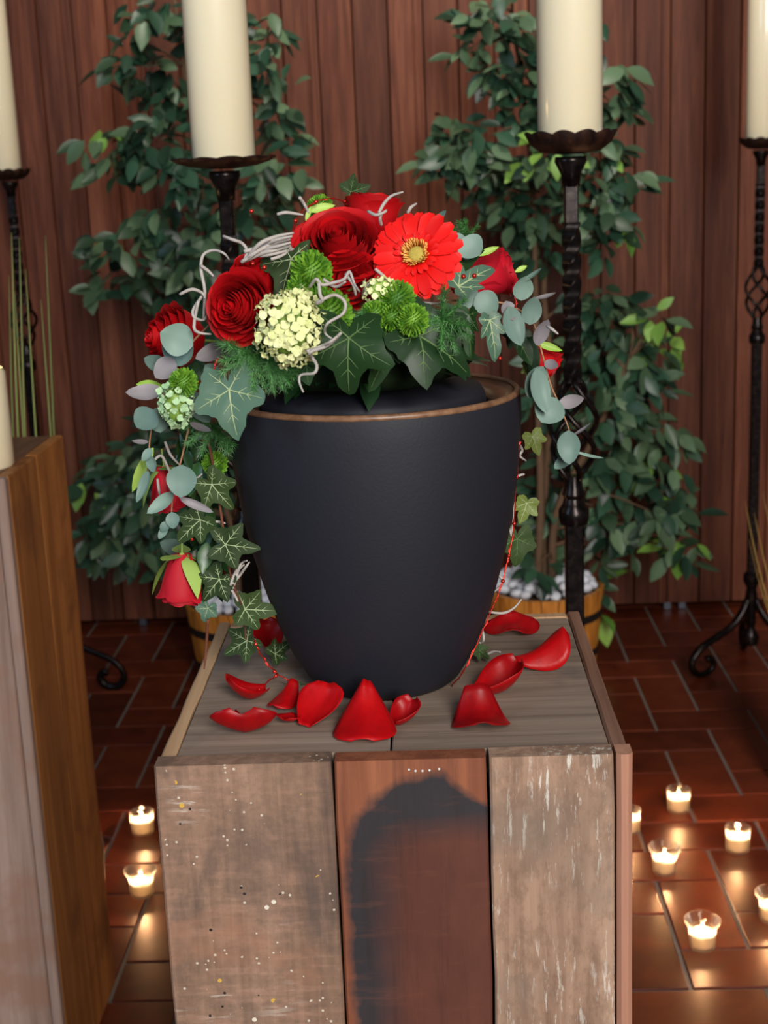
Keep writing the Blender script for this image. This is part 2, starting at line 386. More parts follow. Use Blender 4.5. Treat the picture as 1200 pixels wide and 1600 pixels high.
for k, (mat, zt) in enumerate(((FL_, ZT + 0.0012), (FM_, ZT + 0.0005), (FR_, ZT + 0.001))):
    p = part('front_plank', rough_box(xb[k] + gap * (k > 0), xb[k + 1] - gap, YF + (0, 0.0015, 0.0004)[k], YF + 0.018, 0.0, zt, 0.0012, 0.0016, k * 3.0), mat, ped, False, at=(xb[k], YF, ZT),
             label=('grey brown front plank with saw marks and specks of paint', 'reddish front plank with an arched black stain', 'pale front plank with flakes of white paint')[k])
    if k == 1:
        for (px, py) in ((639, 1204), (649, 1206), (660, 1206), (671, 1205), (686, 1203)):
            q = aty(px, py, YF); m = MB(); m.ball((q.x, YF + 0.0015, q.z), 0.0010, 6, 4); part('staple', m, NAIL, p)
def strip(x0, x1, seed, amp):   # edge board seen from above: wavering inner and outer edge along y
    m = MB(); vs = []; n = 24
    for k in range(n + 1):
        y = YF + 0.018 + 0.0006 + (YB - YF - 0.018) * k / n; a = x0 + amp * noise.noise((seed, y * 16, 0)); c = x1 + amp * noise.noise((seed + 5, y * 16, 0))
        vs += [(a, y, 0.0), (a, y, ZT - 0.002), (a + 0.002, y, ZT), (c - 0.001, y, ZT), (c, y, ZT - 0.001), (c, y, 0.0)]
    fs = [(i * 6 + k, (i + 1) * 6 + k, (i + 1) * 6 + (k + 1) % 6, i * 6 + (k + 1) % 6) for i in range(n) for k in range(6)] + [tuple(range(6)), tuple(range(n * 6 + 5, n * 6 - 1, -1))]
    return m.add(vs, fs)
xi0 = atz(268, 1197, ZT).x; xi1 = atz(956, 1176, ZT).x
part('side_board', strip(XL + 0.001, xi0 - 0.0008, 1.0, 0.0016), TAN, ped, False, label='tan edge board on the left side')
m = strip(xi1 + 0.001, XR - 0.002, 4.0, 0.0008)
part('side_board', m, wood('red_top_edge', [C(110, 78, 62), C(140, 104, 86), C(158, 124, 104)], 'y', 0.8, None, 0.75, 0.3, 5.0, 0.0).m, ped, False, label='reddish edge board on the right side')
part('corner_post', rough_box(xb[3] + gap, XR, YF - 0.0002, YF + 0.018, 0, ZT + 0.0008, 0.0004, 0.003, 20.0), REDB, ped, False, label='narrow reddish end of the right side board')
xs = atz(610, 1180, ZT).x
part('top_board', jig_box(xi0, xs - 0.0007, YF + 0.0195, YB - 0.016, ZT - 0.02, ZT - 0.0008, 0.001), TOPW, ped, False)
part('top_board', jig_box(xs + 0.0007, xi1, YF + 0.0195, YB - 0.016, ZT - 0.02, ZT - 0.0004, 0.001), TOPW, ped, False)
part('back_board', jig_box(xi0 - 0.0006, xi1 + 0.0008, YB - 0.0155, YB, 0, ZT), TAN, ped, False)

sp = thing('side_pedestal', (-0.75, 2.05, 0), 'brown wooden pedestal at the left picture edge, under a lit pillar candle', 'pedestal')
ZS = 0.984; SX, SY0, SY1 = -0.585, 1.883, 2.2125
part('front_board', jig_box(-0.76, SX - 0.017, SY0 + 0.0004, SY0 + 0.018, 0, ZS), PALEF, sp, False)
part('front_board', jig_box(-0.92, -0.761, SY0, SY0 + 0.018, 0, ZS), PALEF, sp, False)
part('corner_post', jig_box(SX - 0.016, SX - 0.0002, SY0 - 0.0004, SY0 + 0.018, 0, ZS + 0.0003), PALEF, sp, False)
part('side_board', jig_box(SX - 0.018, SX, SY0 + 0.019, SY0 + 0.165, 0, ZS - 0.0002, 0.002), SIDEB, sp, False)
part('side_board', jig_box(SX - 0.0185, SX - 0.0006, SY0 + 0.1665, SY1, 0, ZS, 0.002), SIDEB, sp, False)
part('side_board', jig_box(-0.92, -0.902, SY0 + 0.019, SY1, 0, ZS), SIDEB, sp, False)
part('top_board', jig_box(-0.901, SX - 0.0195, SY0 + 0.019, SY1, ZS - 0.02, ZS - 0.0006), wood('side_top', [C(84, 58, 42), C(118, 84, 62), C(140, 104, 80)], 'y', 0.8, None, 0.6, 0.3, 5.0, 0.2).m, sp, False)
part('back_board', jig_box(-0.901, SX - 0.0195, SY1 - 0.016, SY1, 0, ZS - 0.021), SIDEB, sp, False)

# ------------------------------------------------------------------ candles
def waxmat(name, c0, c1):
    g = G(name, 0.32, 0.45); nz = g.noise(g.obj((1, 1, 0.4)), 12, 3)
    g.set(Base_Color=g.mix(nz, c0, c1), Subsurface_Weight=0.15, Subsurface_Radius=(0.02, 0.012, 0.006), Subsurface_Scale=0.5, Coat_Weight=1.0, Coat_Roughness=0.10); return g.m
IVORY = waxmat('ivory_wax', C(248, 237, 207), C(243, 228, 192))
WICK = plain('wick', C(30, 26, 24), 0.9, 0.1)
def emit(name, col, st):
    m = bpy.data.materials.new(name); m.use_nodes = True; t = m.node_tree; b = t.nodes['Principled BSDF']
    b.inputs['Base Color'].default_value = (*col, 1); b.inputs['Emission Color'].default_value = (*col, 1); b.inputs['Emission Strength'].default_value = st; return m
FLAME = emit('candle_flame', (1.0, 0.66, 0.28), 18.0)
def flame_mb(c, h, r):
    m = MB(); m.lathe([(0.0, 0.0), (r * 0.6, h * 0.08), (r, h * 0.28), (r * 0.85, h * 0.48), (r * 0.45, h * 0.75), (0.0, h)], c, 10); return m
def point(name, loc, power, col, rad, parent=None):
    l = bpy.data.lights.new(name, 'POINT'); l.energy = power; l.color = col; l.shadow_soft_size = rad
    o = bpy.data.objects.new(name, l); COL.objects.link(o)
    base = WL.get(parent.name, Vector()) if parent is not None else Vector()
    if parent is not None: o.parent = parent
    o.location = Vector(loc) - base
    return o
def pillar(name, c, r, h, label, group, lean=0.0, lit=False):
    t = thing(name, c, label, 'candle', group); c = Vector(c)
    m = MB(); m.lathe([(0, 0), (r - 0.003, 0), (r, 0.004), (r, h - 0.006), (r - 0.004, h), (r - 0.012, h - 0.003), (r * 0.45, h - 0.009), (0, h - 0.010)], c, 40)
    part('wax', m, IVORY, t, sharp=50)
    m = MB(); m.tube([c + Vector((0, 0, h - 0.010)), c + Vector((0.0006, 0, h + 0.002)), c + Vector((0.002, 0, h + 0.010))], 0.0011, 5); part('wick', m, WICK, t)
    if lit:
        part('flame', flame_mb(c + Vector((0, 0, h + 0.004)), 0.034, 0.0065), FLAME, t)
        point('candle_light', c + Vector((0, 0, h + 0.022)), 1.4, (1.0, 0.62, 0.28), 0.008, t)
    return t
pc = aty(-24, 700, 1.975)
pillar('pillar_candle', (pc.x, 1.975, ZS - 0.0004), 0.040, 0.142, 'lit short ivory pillar candle on the brown side pedestal at the left edge', None, lit=True)

# ------------------------------------------------------------------ wrought iron candlesticks
g = G('wrought_iron', 0.33, 0.5); nz = g.noise(g.obj(), 90, 4)
g.set(Base_Color=g.ramp(nz, [(0.35, C(22, 18, 18)), (0.7, C(44, 36, 34))]), Metallic=0.75, Roughness=g.n('ShaderNodeMapRange', {0: nz, 3: 0.16, 4: 0.36}).outputs[0]); g.bump(nz, 0.15, 0.001); IRON = g.m
g = G('rusty_iron_plate', 0.5, 0.4); nz = g.noise(g.obj(), 60, 4)
g.set(Base_Color=g.ramp(nz, [(0.35, C(30, 20, 18)), (0.62, C(58, 36, 28)), (0.8, C(104, 62, 40))]), Metallic=0.5); g.bump(nz, 0.4, 0.001); RUST = g.m
PAPER = plain('paper_tag', C(214, 222, 236), 0.8, 0.2, 0.05)
def bar_mb(m, c, z0, z1, half, twist=0.0, n=2):
    vs = []; fs = []
    for k in range(n + 1):
        z = z0 + (z1 - z0) * k / n; a0 = twist * k / n
        for q in range(8):
            a = a0 + PI / 4 + (q // 2) * PI / 2 + (0.10 if q % 2 else -0.10); r = half * 1.38
            vs.append((c[0] + r * math.cos(a), c[1] + r * math.sin(a), z))
    for k in range(n): fs += [(k * 8 + q, k * 8 + (q + 1) % 8, (k + 1) * 8 + (q + 1) % 8, (k + 1) * 8 + q) for q in range(8)]
    fs += [tuple(range(7, -1, -1)), tuple(range(n * 8, n * 8 + 8))]
    m.add(vs, fs)
PZ = 1.395
def candlestick(x, y, pr, label, leg0, flat=False, tag=False):
    t = thing('iron_candlestick', (x, y, 0), label, 'candlestick', None); c = (x, y)
    # drip plate with scalloped, upturned rim
    def scal(a, r, z): return 1 + (0.09 * abs(math.sin(a * 6)) if r > pr * 0.7 else 0)
    up = 0.004 if flat else 0.016
    m = MB(); m.lathe([(0, -0.002), (pr * 0.35, -0.002), (pr * 0.72, 0.0), (pr * 0.9, up * 0.5), (pr * 1.0, up), (pr * 1.0, up - 0.002), (pr * 0.88, up * 0.35 - 0.004), (pr * 0.7, -0.006), (pr * 0.3, -0.009), (0.0, -0.009)], (x, y, PZ), 96, wob=scal, zw=lambda a, r: (0.002 if flat else 0.0045) * abs(math.sin(a * 6)) * max(0, r / pr - 0.6) / 0.4)
    part('drip_plate', m, RUST, t, sharp=60)
    if tag:
        m = MB(); q = aty(945, 221, y - pr * 0.3); m.box(q.x - 0.005, q.x + 0.005, q.y - 0.0006, q.y + 0.0006, PZ + 0.005, PZ + 0.019); part('paper_tag', m, PAPER, t, False, label='small white paper tag on the plate')
    m = MB(); m.lathe([(0.0, PZ - 0.012), (0.020, PZ - 0.012), (0.021, PZ - 0.018), (0.013, PZ - 0.034), (0.0115, PZ - 0.05), (0.0, PZ - 0.05)], (x, y, 0), 20); part('socket', m, IRON, t)
    m = MB(); bar_mb(m, c, 1.30, PZ - 0.045, 0.0085); bar_mb(m, c, 1.09, 1.30, 0.0092, PI * 3.6, 72); part('twisted_shaft', m, IRON, t, sharp=30)
    m = MB()
    for k in range(4):
        pts = []
        for i in range(17):
            s = i / 16; a = k * PI / 2 + s * PI * 1.25; r = 0.007 + 0.026 * math.sin(PI * s) ** 0.8; pts.append((x + r * math.cos(a), y + r * math.sin(a), 1.095 - s * 0.14))
        mm = MB(); mm.tube(pts, 0.0043, 6); part('cage_rod', mm, IRON, t)
    m = MB(); m.lathe([(0, 0.93), (0.013, 0.93), (0.016, 0.937), (0.013, 0.945), (0.011, 0.962), (0, 0.962)], (x, y, 0), 16)
    m.lathe([(0, 0.895), (0.019, 0.895), (0.021, 0.903), (0.021, 0.915), (0.016, 0.922), (0.013, 0.932), (0, 0.932)], (x, y, 0), 16); part('collar', m, IRON, t, sharp=40)
    m = MB(); bar_mb(m, c, 0.25, 0.9, 0.0115); part('square_shaft', m, IRON, t, sharp=30)
    m = MB(); m.lathe([(0, 0.275), (0.015, 0.275), (0.023, 0.268), (0.023, 0.25), (0.013, 0.23), (0.017, 0.205), (0.014, 0.19), (0.014, 0.13), (0.010, 0.118), (0.018, 0.104), (0.024, 0.088), (0.020, 0.070), (0, 0.062)], (x, y, 0), 18); part('base_knob', m, IRON, t, sharp=40)
    for k in range(3):
        a = leg0 + k * 2 * PI / 3; ca, sa = math.cos(a), math.sin(a)
        prof = [(0.012, 0.2), (0.03, 0.165), (0.065, 0.128), (0.115, 0.105), (0.16, 0.085), (0.185, 0.06), (0.19, 0.035), (0.175, 0.014), (0.15, 0.0085), (0.128, 0.018), (0.12, 0.036), (0.13, 0.05), (0.143, 0.048)]
        m = MB(); m.tube(smooth_path([(x + r * ca, y + r * sa, z) for r, z in prof], 4), 0.0085, 8, flat=1.3); part('leg', m, IRON, t)
    return t
def cand(px, py, y): return aty(px, py, y).x
YI, YO = 1.88, 3.70
xr = cand(893, 400, YI); xl = cand(354, 320, YI); xor_ = cand(1183, 520, YO); xol = cand(27, 400, YO)
candlestick(xr, YI, 0.055, 'black twisted iron candlestick just right of the urn with a deep scalloped plate', PI / 2, tag=True)
candlestick(xl, YI, 0.063, 'black twisted iron candlestick left of the urn with a wide flat rusty plate', PI / 2, flat=True)
candlestick(xor_, YO, 0.052, 'farther black iron candlestick at the right picture edge with scrolled feet on the tiles', PI + 0.42)
candlestick(xol, YO, 0.052, 'farther black iron candlestick at the left picture edge behind the grass blades', -0.15)
cl = cand(347, 200, YI); cr_ = cand(891, 200, YI)
for (x, y, r, pc_, lab) in ((cr_, YI, 0.0415, 0, 'tall thick ivory candle standing on the twisted candlestick just right of the urn'), (cl, YI, 0.041, 0, 'tall thick ivory candle standing on the wide plate left of the urn'),
                      (xor_ + 0.002, YO, 0.0415, 0, 'tall ivory candle at the right picture edge on the farther candlestick'), (xol - 0.008, YO, 0.041, 0, 'tall ivory candle at the left picture edge on the farther candlestick')):
    pillar('tall_candle', (x, y, PZ + 0.0022), r, 0.62, lab, 'tall candles on iron candlesticks')

# ------------------------------------------------------------------ tealights
def glassmat():
    m = bpy.data.materials.new('clear_glass'); m.use_nodes = True; t = m.node_tree; t.nodes.clear()
    o = t.nodes.new('ShaderNodeOutputMaterial'); mx = t.nodes.new('ShaderNodeMixShader'); tr = t.nodes.new('ShaderNodeBsdfTransparent'); gl = t.nodes.new('ShaderNodeBsdfGlossy')
    lw = t.nodes.new('ShaderNodeLayerWeight'); lw.inputs[0].default_value = 0.5; tr.inputs[0].default_value = (0.97, 0.96, 0.94, 1); gl.inputs['Roughness'].default_value = 0.03
    t.links.new(lw.outputs['Facing'], mx.inputs[0]); m2 = t.nodes.new('ShaderNodeMixShader'); tl = t.nodes.new('ShaderNodeBsdfTranslucent'); tl.inputs[0].default_value = (0.9, 0.9, 0.9, 1); m2.inputs[0].default_value = 0.35
    t.links.new(gl.outputs[0], m2.inputs[1]); t.links.new(tl.outputs[0], m2.inputs[2]); t.links.new(tr.outputs[0], mx.inputs[1]); t.links.new(m2.outputs[0], mx.inputs[2]); t.links.new(mx.outputs[0], o.inputs[0]); return m
GLASS = glassmat()
def twax():
    m = bpy.data.materials.new('tealight_wax'); m.use_nodes = True; t = m.node_tree; t.nodes.clear()
    o = t.nodes.new('ShaderNodeOutputMaterial'); mx = t.nodes.new('ShaderNodeMixShader'); a = t.nodes.new('ShaderNodeBsdfDiffuse'); b = t.nodes.new('ShaderNodeBsdfTranslucent')
    nz = t.nodes.new('ShaderNodeTexNoise'); nz.inputs['Scale'].default_value = 40; rm = t.nodes.new('ShaderNodeValToRGB')
    rm.color_ramp.elements[0].color = (0.95, 0.86, 0.70, 1); rm.color_ramp.elements[1].color = (0.97, 0.92, 0.82, 1); t.links.new(nz.outputs[0], rm.inputs[0])
    t.links.new(rm.outputs[0], a.inputs[0]); t.links.new(rm.outputs[0], b.inputs[0])
    mx.inputs[0].default_value = 0.8; t.links.new(a.outputs[0], mx.inputs[1]); t.links.new(b.outputs[0], mx.inputs[2]); t.links.new(mx.outputs[0], o.inputs[0]); return m
TWAX = twax()
def tealight(px, py, kind, label, sc=1.0):
    p = atz(px, py, 0.0); p = p + Vector((p.x, p.y, 0)).normalized() * 0.021       # py is the near bottom edge
    t = thing('tealight', (p.x, p.y, 0.0008), label, 'tealight', 'tealights on the tiled floor'); c = Vector((p.x, p.y, 0.0008))
    if kind == 'flared': pr = [(0, 0), (0.0205, 0), (0.0225, 0.003), (0.0245, 0.036), (0.0262, 0.042), (0.0315, 0.050), (0.0325, 0.054), (0.0312, 0.0545), (0.0300, 0.051), (0.0250, 0.043), (0.0230, 0.036), (0.0210, 0.0045), (0, 0.0042)]
    else: pr = [(0, 0), (0.022, 0), (0.0238, 0.0025), (0.0246, 0.046), (0.0262, 0.0485), (0.0256, 0.0500), (0.0240, 0.0485), (0.0231, 0.045), (0.0223, 0.0045), (0, 0.0042)]
    m = MB(); m.lathe(pr, c, 28); part('glass_cup', m, GLASS, t, sharp=60)
    wr = 0.0192 if kind == 'flared' else 0.0212; wh = 0.033
    m = MB(); m.lathe([(0, 0.0048), (wr - 0.001, 0.0048), (wr, 0.007), (wr, wh - 0.002), (wr - 0.0015, wh), (wr - 0.003, wh - 0.0015), (wr - 0.0035, 0.010), (0, 0.009)], c, 24); part('wax', m, TWAX, t)
    m = MB(); m.tube([c + Vector((0, 0, 0.009)), c + Vector((0.0004, 0, 0.030))], 0.0007, 5); part('wick', m, WICK, t)
    part('flame', flame_mb(c + Vector((0, 0, 0.031)), 0.020, 0.0036), FLAME, t)
    point('tealight_light', c + Vector((0, 0, 0.040)), 5.2, (1.0, 0.53, 0.24), 0.004, t)
tealight(224, 1308, 'straight', 'small lit tealight left of the pedestal, farther of the two there')
tealight(223, 1406, 'flared', 'lit tealight in flared glass left of the pedestal, nearer of the two there')
tealight(1060, 1273, 'straight', 'farthest fully visible lit tealight on the tiles right of the pedestal')
tealight(1152, 1336, 'straight', 'lit tealight in a straight glass near the right edge, behind the flared ones')
tealight(1038, 1371, 'flared', 'lit tealight in a flared glass nearest to the right side of the pedestal')
tealight(1097, 1490, 'flared', 'lit tealight in a flared glass nearest to the camera, lower right')
tealight(1206, 1446, 'flared', 'lit tealight in a flared glass cut by the right picture edge')
tealight(982, 1306, 'straight', 'lit tealight mostly hidden behind the right edge of the pedestal')

# ------------------------------------------------------------------ leaves for the trees
def ficus_mesh(name, mat, l=1.0, w=0.5, fold=0.18, bend=0.2):
    m = MB(); st = [(0.0, 0.0), (0.16, 0.62), (0.4, 1.0), (0.65, 0.86), (0.86, 0.4), (1.0, 0.0)]
    vs = []; rows = []
    for (t, ww) in st:
        hw = w * 0.5 * ww; z = -bend * t * t
        if hw == 0: rows.append([len(vs)]); vs.append((0, t * l, z))
        else: rows.append([len(vs), len(vs) + 1, len(vs) + 2]); vs += [(-hw, t * l, z + fold * hw), (0, t * l, z), (hw, t * l, z + fold * hw)]
    fs = []
    for a, b in zip(rows[:-1], rows[1:]):
        if len(a) == 1: fs += [(a[0], b[1], b[0]), (a[0], b[2], b[1])]
        elif len(b) == 1: fs += [(a[0], a[1], b[0]), (a[1], a[2], b[0])]
        else: fs += [(a[0], a[1], b[1], b[0]), (a[1], a[2], b[2], b[1])]
    m.add(vs, fs); return m
FD = leafmat('ficus_leaf_green', C(30, 56, 36), C(96, 122, 90), 0.4)
FB = leafmat('ficus_leaf_dark', C(20, 42, 30), C(54, 88, 66), 0.38)
FT = leafmat('ficus_leaf_tip', C(84, 128, 50), C(132, 172, 78), 0.45)
LMB = [(ficus_mesh('leaf', 0, 1, w, f, b), w) for (w, f, b) in ((0.50, 0.3, 0.12), (0.56, 0.2, 0.25), (0.46, 0.4, 0.05), (0.52, -0.2, 0.2))]
LM = {k: [mb_.mesh('leaf', mat, True) for mb_, _ in LMB] for k, mat in (('g', FD), ('d', FB), ('t', FT))}
BARK = plain('ficus_bark', C(112, 88, 68), 0.8, 0.2, 0.5, 40, 0.4)
g = G('barrel_pine', 0.45, 0.4); v = g.obj((30, 30, 3), 0); nz = g.noise(v, 2.0, 5)
g.set(Base_Color=g.ramp(nz, [(0.3, C(150, 88, 30)), (0.55, C(196, 128, 52)), (0.75, C(214, 150, 74))])); PINE = g.m
HOOP = plain('barrel_hoop', C(58, 54, 54), 0.5, 0.5, Metallic=0.7)
SOIL = plain('soil', C(60, 46, 38), 0.95, 0.1)
STONE = plain('white_pebble', C(226, 230, 240), 0.6, 0.3, 0.25, 30)
PEB = []
for k in range(4):
    m = MB(); m.ball((0, 0, 0), 0.017, 9, 6, (1.15, 0.9, 0.72)); m.v = [tuple(Vector(p) * (1 + 0.22 * noise.noise(Vector(p) * 70 + Vector((k * 3, 0, 0))))) for p in m.v]; PEB.append(m.mesh('pebble', STONE))
def ficus(px, py_rim, Y, label, clusters, plabel, trunks):
    p = aty(px, py_rim, Y); zr = p.z; t = thing('potted_ficus', (p.x, Y, 0), label, 'plant'); c = (p.x, Y, 0)
    rb, rt = 0.135, 0.162
    ns = 22; hid = MB(); hid.lathe([(0, 0.004), (rb - 0.014, 0.004), (rt - 0.013, zr - 0.012), (0, zr - 0.012)], c, 28); part('soil', hid, SOIL, t)
    for k in range(ns):
        a0, a1 = 2 * PI * (k + 0.03) / ns, 2 * PI * (k + 0.97) / ns; vs = []
        for (ro, z) in ((rb, 0.0), (rb + (rt - rb) * 0.5, zr * 0.5), (rt, zr)):
            for (a, q) in ((a0, 0), ((a0 + a1) / 2, 0.0012), (a1, 0), (a1, -0.012), (a0, -0.012)):
                vs.append((c[0] + (ro + q) * math.cos(a), c[1] + (ro + q) * math.sin(a), z))
        fs = [(i * 5 + q, i * 5 + (q + 1) % 5, (i + 1) * 5 + (q + 1) % 5, (i + 1) * 5 + q) for i in range(2) for q in range(5)] + [(4, 3, 2, 1, 0), (10, 11, 12, 13, 14)]
        m = MB(); m.add(vs, fs); part('stave', m, PINE, t, False)
    for f in (0.28, 0.72):
        r0 = rb + (rt - rb) * f; z = zr * f; m = MB(); m.lathe([(r0 - 0.001, z - 0.011), (r0 + 0.0028, z - 0.011), (r0 + 0.0048, z + 0.011), (r0 + 0.001, z + 0.011)], c, 36, close=True); part('hoop', m, HOOP, t, sharp=40)
    n = 0
    for ring, (rr, cnt, dz) in enumerate(((0.128, 21, 0.004), (0.096, 16, 0.012), (0.064, 10, 0.018), (0.113, 15, 0.021), (0.078, 11, 0.028))):
        for k in range(cnt):
            a = 2 * PI * (k + R() * 0.4) / cnt; q = (c[0] + rr * math.cos(a), c[1] + rr * math.sin(a), zr + 0.003 + dz)
            o = bpy.data.objects.new('white_pebble', PEB[n % 4]); COL.objects.link(o); o.location = q; o.rotation_euler = (U(-.4, .4), U(-.4, .4), U(0, 6)); s = U(0.85, 1.12); o.scale = (s, s, s)
            o['label'] = plabel; o['category'] = 'pebble'; o['group'] = plabel; n += 1
    top = {}
    for k, pts in enumerate(trunks):
        P = [Vector((c[0] + 0.02 * (k - 1), Y + 0.015 * (k % 2), zr - 0.01))] + [aty(x, y, Y + dy) for (x, y, dy) in pts]
        P = smooth_path(P, 5); m = MB(); L = len(P) - 1; m.tube(P, [0.013 * (1 - 0.6 * i / L) for i in range(L + 1)], 7); part('stem', m, BARK, t); top[k] = P
    allpts = [q for P in top.values() for q in P]
    leaves = []
    for (cx, cy, rx, ry, cnt, kinds) in clusters:
        yy = Y + U(-0.12, 0.12); cc = aty(cx, cy, yy); mp = mpp(cc); rX, rZ = rx * mp, ry * mp; rY = min(0.14, (rX + rZ) / 2)
        root = min((q for q in allpts if q.z < cc.z + 0.05), key=lambda q: (q - cc).length, default=allpts[0])
        m = MB(); mid = root.lerp(cc, 0.5) + Vector((U(-.02, .02), U(-.02, .02), 0.03)); m.tube(smooth_path([root, mid, cc], 4), [0.005 - 0.0005 * i for i in range(9)][:len(smooth_path([root, mid, cc], 4))], 5)
        part('branch', m, BARK, t)
        for _ in range(cnt):
            while True:
                d = Vector((U(-1, 1), U(-1, 1), U(-1, 1)))
                if 0.05 < d.length < 1: break
            d *= (0.55 + 0.45 * R())/max(d.length, .35) * d.length ** 0.35
            q = cc + Vector((d.x * rX, d.y * rY, d.z * rZ))
            q.y = min(q.y, 4.15)
            tip = Vector((d.x * 0.9 + U(-.7, .7), d.y * 0.5 + U(-.6, .3), -0.45 + U(-.6, .55))).normalized()
            nr = Vector((U(-.6, .6), U(-1.0, -0.1), U(0.15, 1.1))).normalized()
            s = U(0.052, 0.082)
            tp = tip - nr * tip.dot(nr); tp.normalize()
            if q.y + tp.y * s > WY - 0.02: q.y = WY - 0.03 - max(0, tp.y * s)
            leaves.append((-q.y + abs(d.z) * 0.05 + R() * 0.05, frame(q, nr, tip, s), random.choice(kinds)))
    leaves.sort(key=lambda e: -e[0])
    for (_, M, k) in leaves[:300]: inst('leaf', random.choice(LM[k]), t, M)
    mb_ = MB()
    for (_, M, k) in leaves[300:]:
        q = random.choice(LMB)[0]; mb_.m = 'gdt'.index(k); mb_.add([M @ Vector(p) for p in q.v], q.f)
    if mb_.f: part('foliage', mb_, [FD, FB, FT], t, kind='stuff')
    return t
left_cl = [(240, 25, 55, 40, 30, 'gdd'), (205, 85, 45, 40, 20, 'gdd'), (330, 40, 70, 60, 30, 'dd'), (420, 40, 30, 50, 18, 'gd'), (430, 110, 35, 45, 18, 'gd'), (185, 115, 32, 28, 10, 'gd'), (260, 140, 40, 55, 30, 'ddg'), (440, 190, 32, 55, 24, 'gdg'), (350, 150, 60, 60, 24, 'dd'),
           (165, 225, 42, 28, 15, 'ggt'), (180, 262, 36, 30, 16, 'ggd'), (245, 220, 55, 55, 46, 'ddg'), (290, 270, 60, 40, 36, 'dd'), (430, 270, 50, 40, 34, 'ggd'), (385, 325, 70, 45, 46, 'gd'), (260, 345, 60, 30, 28, 'ggd'), (300, 400, 70, 50, 44, 'gd'),
           (195, 385, 65, 28, 26, 'ggd'), (150, 380, 36, 20, 9, 'ggt'), (175, 440, 48, 30, 18, 'ggd'), (250, 445, 60, 42, 38, 'ggd'), (320, 480, 50, 60, 30, 'd'), (410, 420, 50, 60, 24, 'gd'), (290, 520, 50, 40, 16, 'd'),
           (245, 700, 60, 55, 66, 'dgd'), (175, 735, 42, 40, 30, 'ddg'), (150, 765, 30, 22, 8, 'dgt'), (215, 790, 68, 50, 69, 'ddg'), (190, 845, 62, 36, 48, 'gdg'), (290, 820, 60, 70, 54, 'd'), (340, 740, 45, 80, 50, 'd'), (150, 830, 34, 40, 22, 'ddg'), (230, 870, 70, 30, 26, 'dg'), (210, 730, 50, 40, 26, 'dg'), (260, 640, 40, 40, 14, 'd'), (400, 820, 30, 60, 14, 'd')]
right_cl = [(780, 30, 60, 45, 44, 'gdg'), (735, 80, 28, 24, 14, 'gg'), (800, 110, 50, 45, 40, 'gd'), (735, 25, 25, 25, 9, 'gd'), (820, 170, 45, 45, 34, 'gd'), (965, 120, 34, 22, 18, 'gdg'), (965, 170, 36, 30, 24, 'gd'), (940, 60, 12, 50, 7, 'd'), (880, 60, 40, 80, 20, 'd'), (880, 170, 40, 60, 22, 'd'),
            (715, 200, 36, 28, 20, 'gd'), (700, 250, 48, 34, 30, 'ggd'), (745, 225, 40, 40, 26, 'gd'), (780, 280, 50, 45, 40, 'gd'), (850, 250, 60, 50, 44, 'gdt'), (930, 250, 55, 45, 42, 'ggdt'), (985, 285, 28, 28, 14, 'gd'), (930, 320, 60, 50, 44, 'gdg'), (980, 345, 26, 18, 9, 'ggt'), (830, 340, 65, 45, 46, 'gd'), (840, 400, 45, 30, 18, 'gd'), (950, 380, 40, 30, 15, 'gd'), (790, 320, 30, 25, 9, 'gd'),
            (935, 480, 55, 40, 36, 'gd'), (980, 510, 60, 40, 34, 'ggd'), (1030, 495, 26, 18, 9, 'gdt'), (1035, 545, 30, 40, 20, 'ttg'), (940, 555, 60, 45, 48, 'gd'), (1000, 600, 50, 50, 40, 'gd'), (940, 640, 60, 50, 46, 'gd'), (1000, 680, 50, 45, 40, 'gdg'), (1055, 690, 30, 22, 14, 'gg'), (1020, 740, 45, 40, 34, 'gdt'), (950, 740, 55, 45, 40, 'gd'), (1060, 760, 28, 25, 12, 'gd'), (970, 810, 65, 40, 40, 'gd'), (1040, 810, 50, 36, 24, 'ggd'), (1075, 850, 24, 34, 12, 'gtd'), (1050, 860, 24, 26, 8, 'ttg'), (930, 860, 40, 40, 20, 'gd'), (860, 760, 45, 70, 34, 'd'), (850, 840, 40, 45, 20, 'dg'), (835, 890, 22, 34, 8, 'd'), (925, 915, 26, 34, 10, 'gdt'), (845, 950, 25, 20, 5, 'gt'), (935, 960, 12, 26, 4, 't'), (850, 600, 40, 90, 26, 'd'), (1000, 860, 40, 20, 9, 'gd')]
ficus(381, 935, 3.74, 'ficus tree in a wooden barrel pot behind the left side of the urn', left_cl, 'white pebble on the soil of the left barrel pot',
      [[(372, 780, 0.02), (360, 600, 0.05), (330, 400, 0.08), (300, 200, 0.1), (270, -20, 0.1)], [(385, 780, 0.0), (390, 560, 0.06), (410, 330, 0.1), (420, 100, 0.1)], [(365, 830, -0.02), (310, 700, -0.05), (240, 640, -0.02)]])
ficus(851, 913, 3.74, 'ficus tree in a wooden barrel pot behind the right side of the urn', right_cl, 'white pebble on the soil of the right barrel pot',
      [[(845, 780, 0.02), (840, 600, 0.03), (836, 430, 0.06), (830, 260, 0.1), (800, 20, 0.1)], [(850, 780, 0.05), (862, 600, 0.06), (850, 430, 0.1), (890, 250, 0.1), (900, 40, 0.1)], [(870, 800, -0.02), (930, 680, -0.05), (985, 560, -0.04)]])

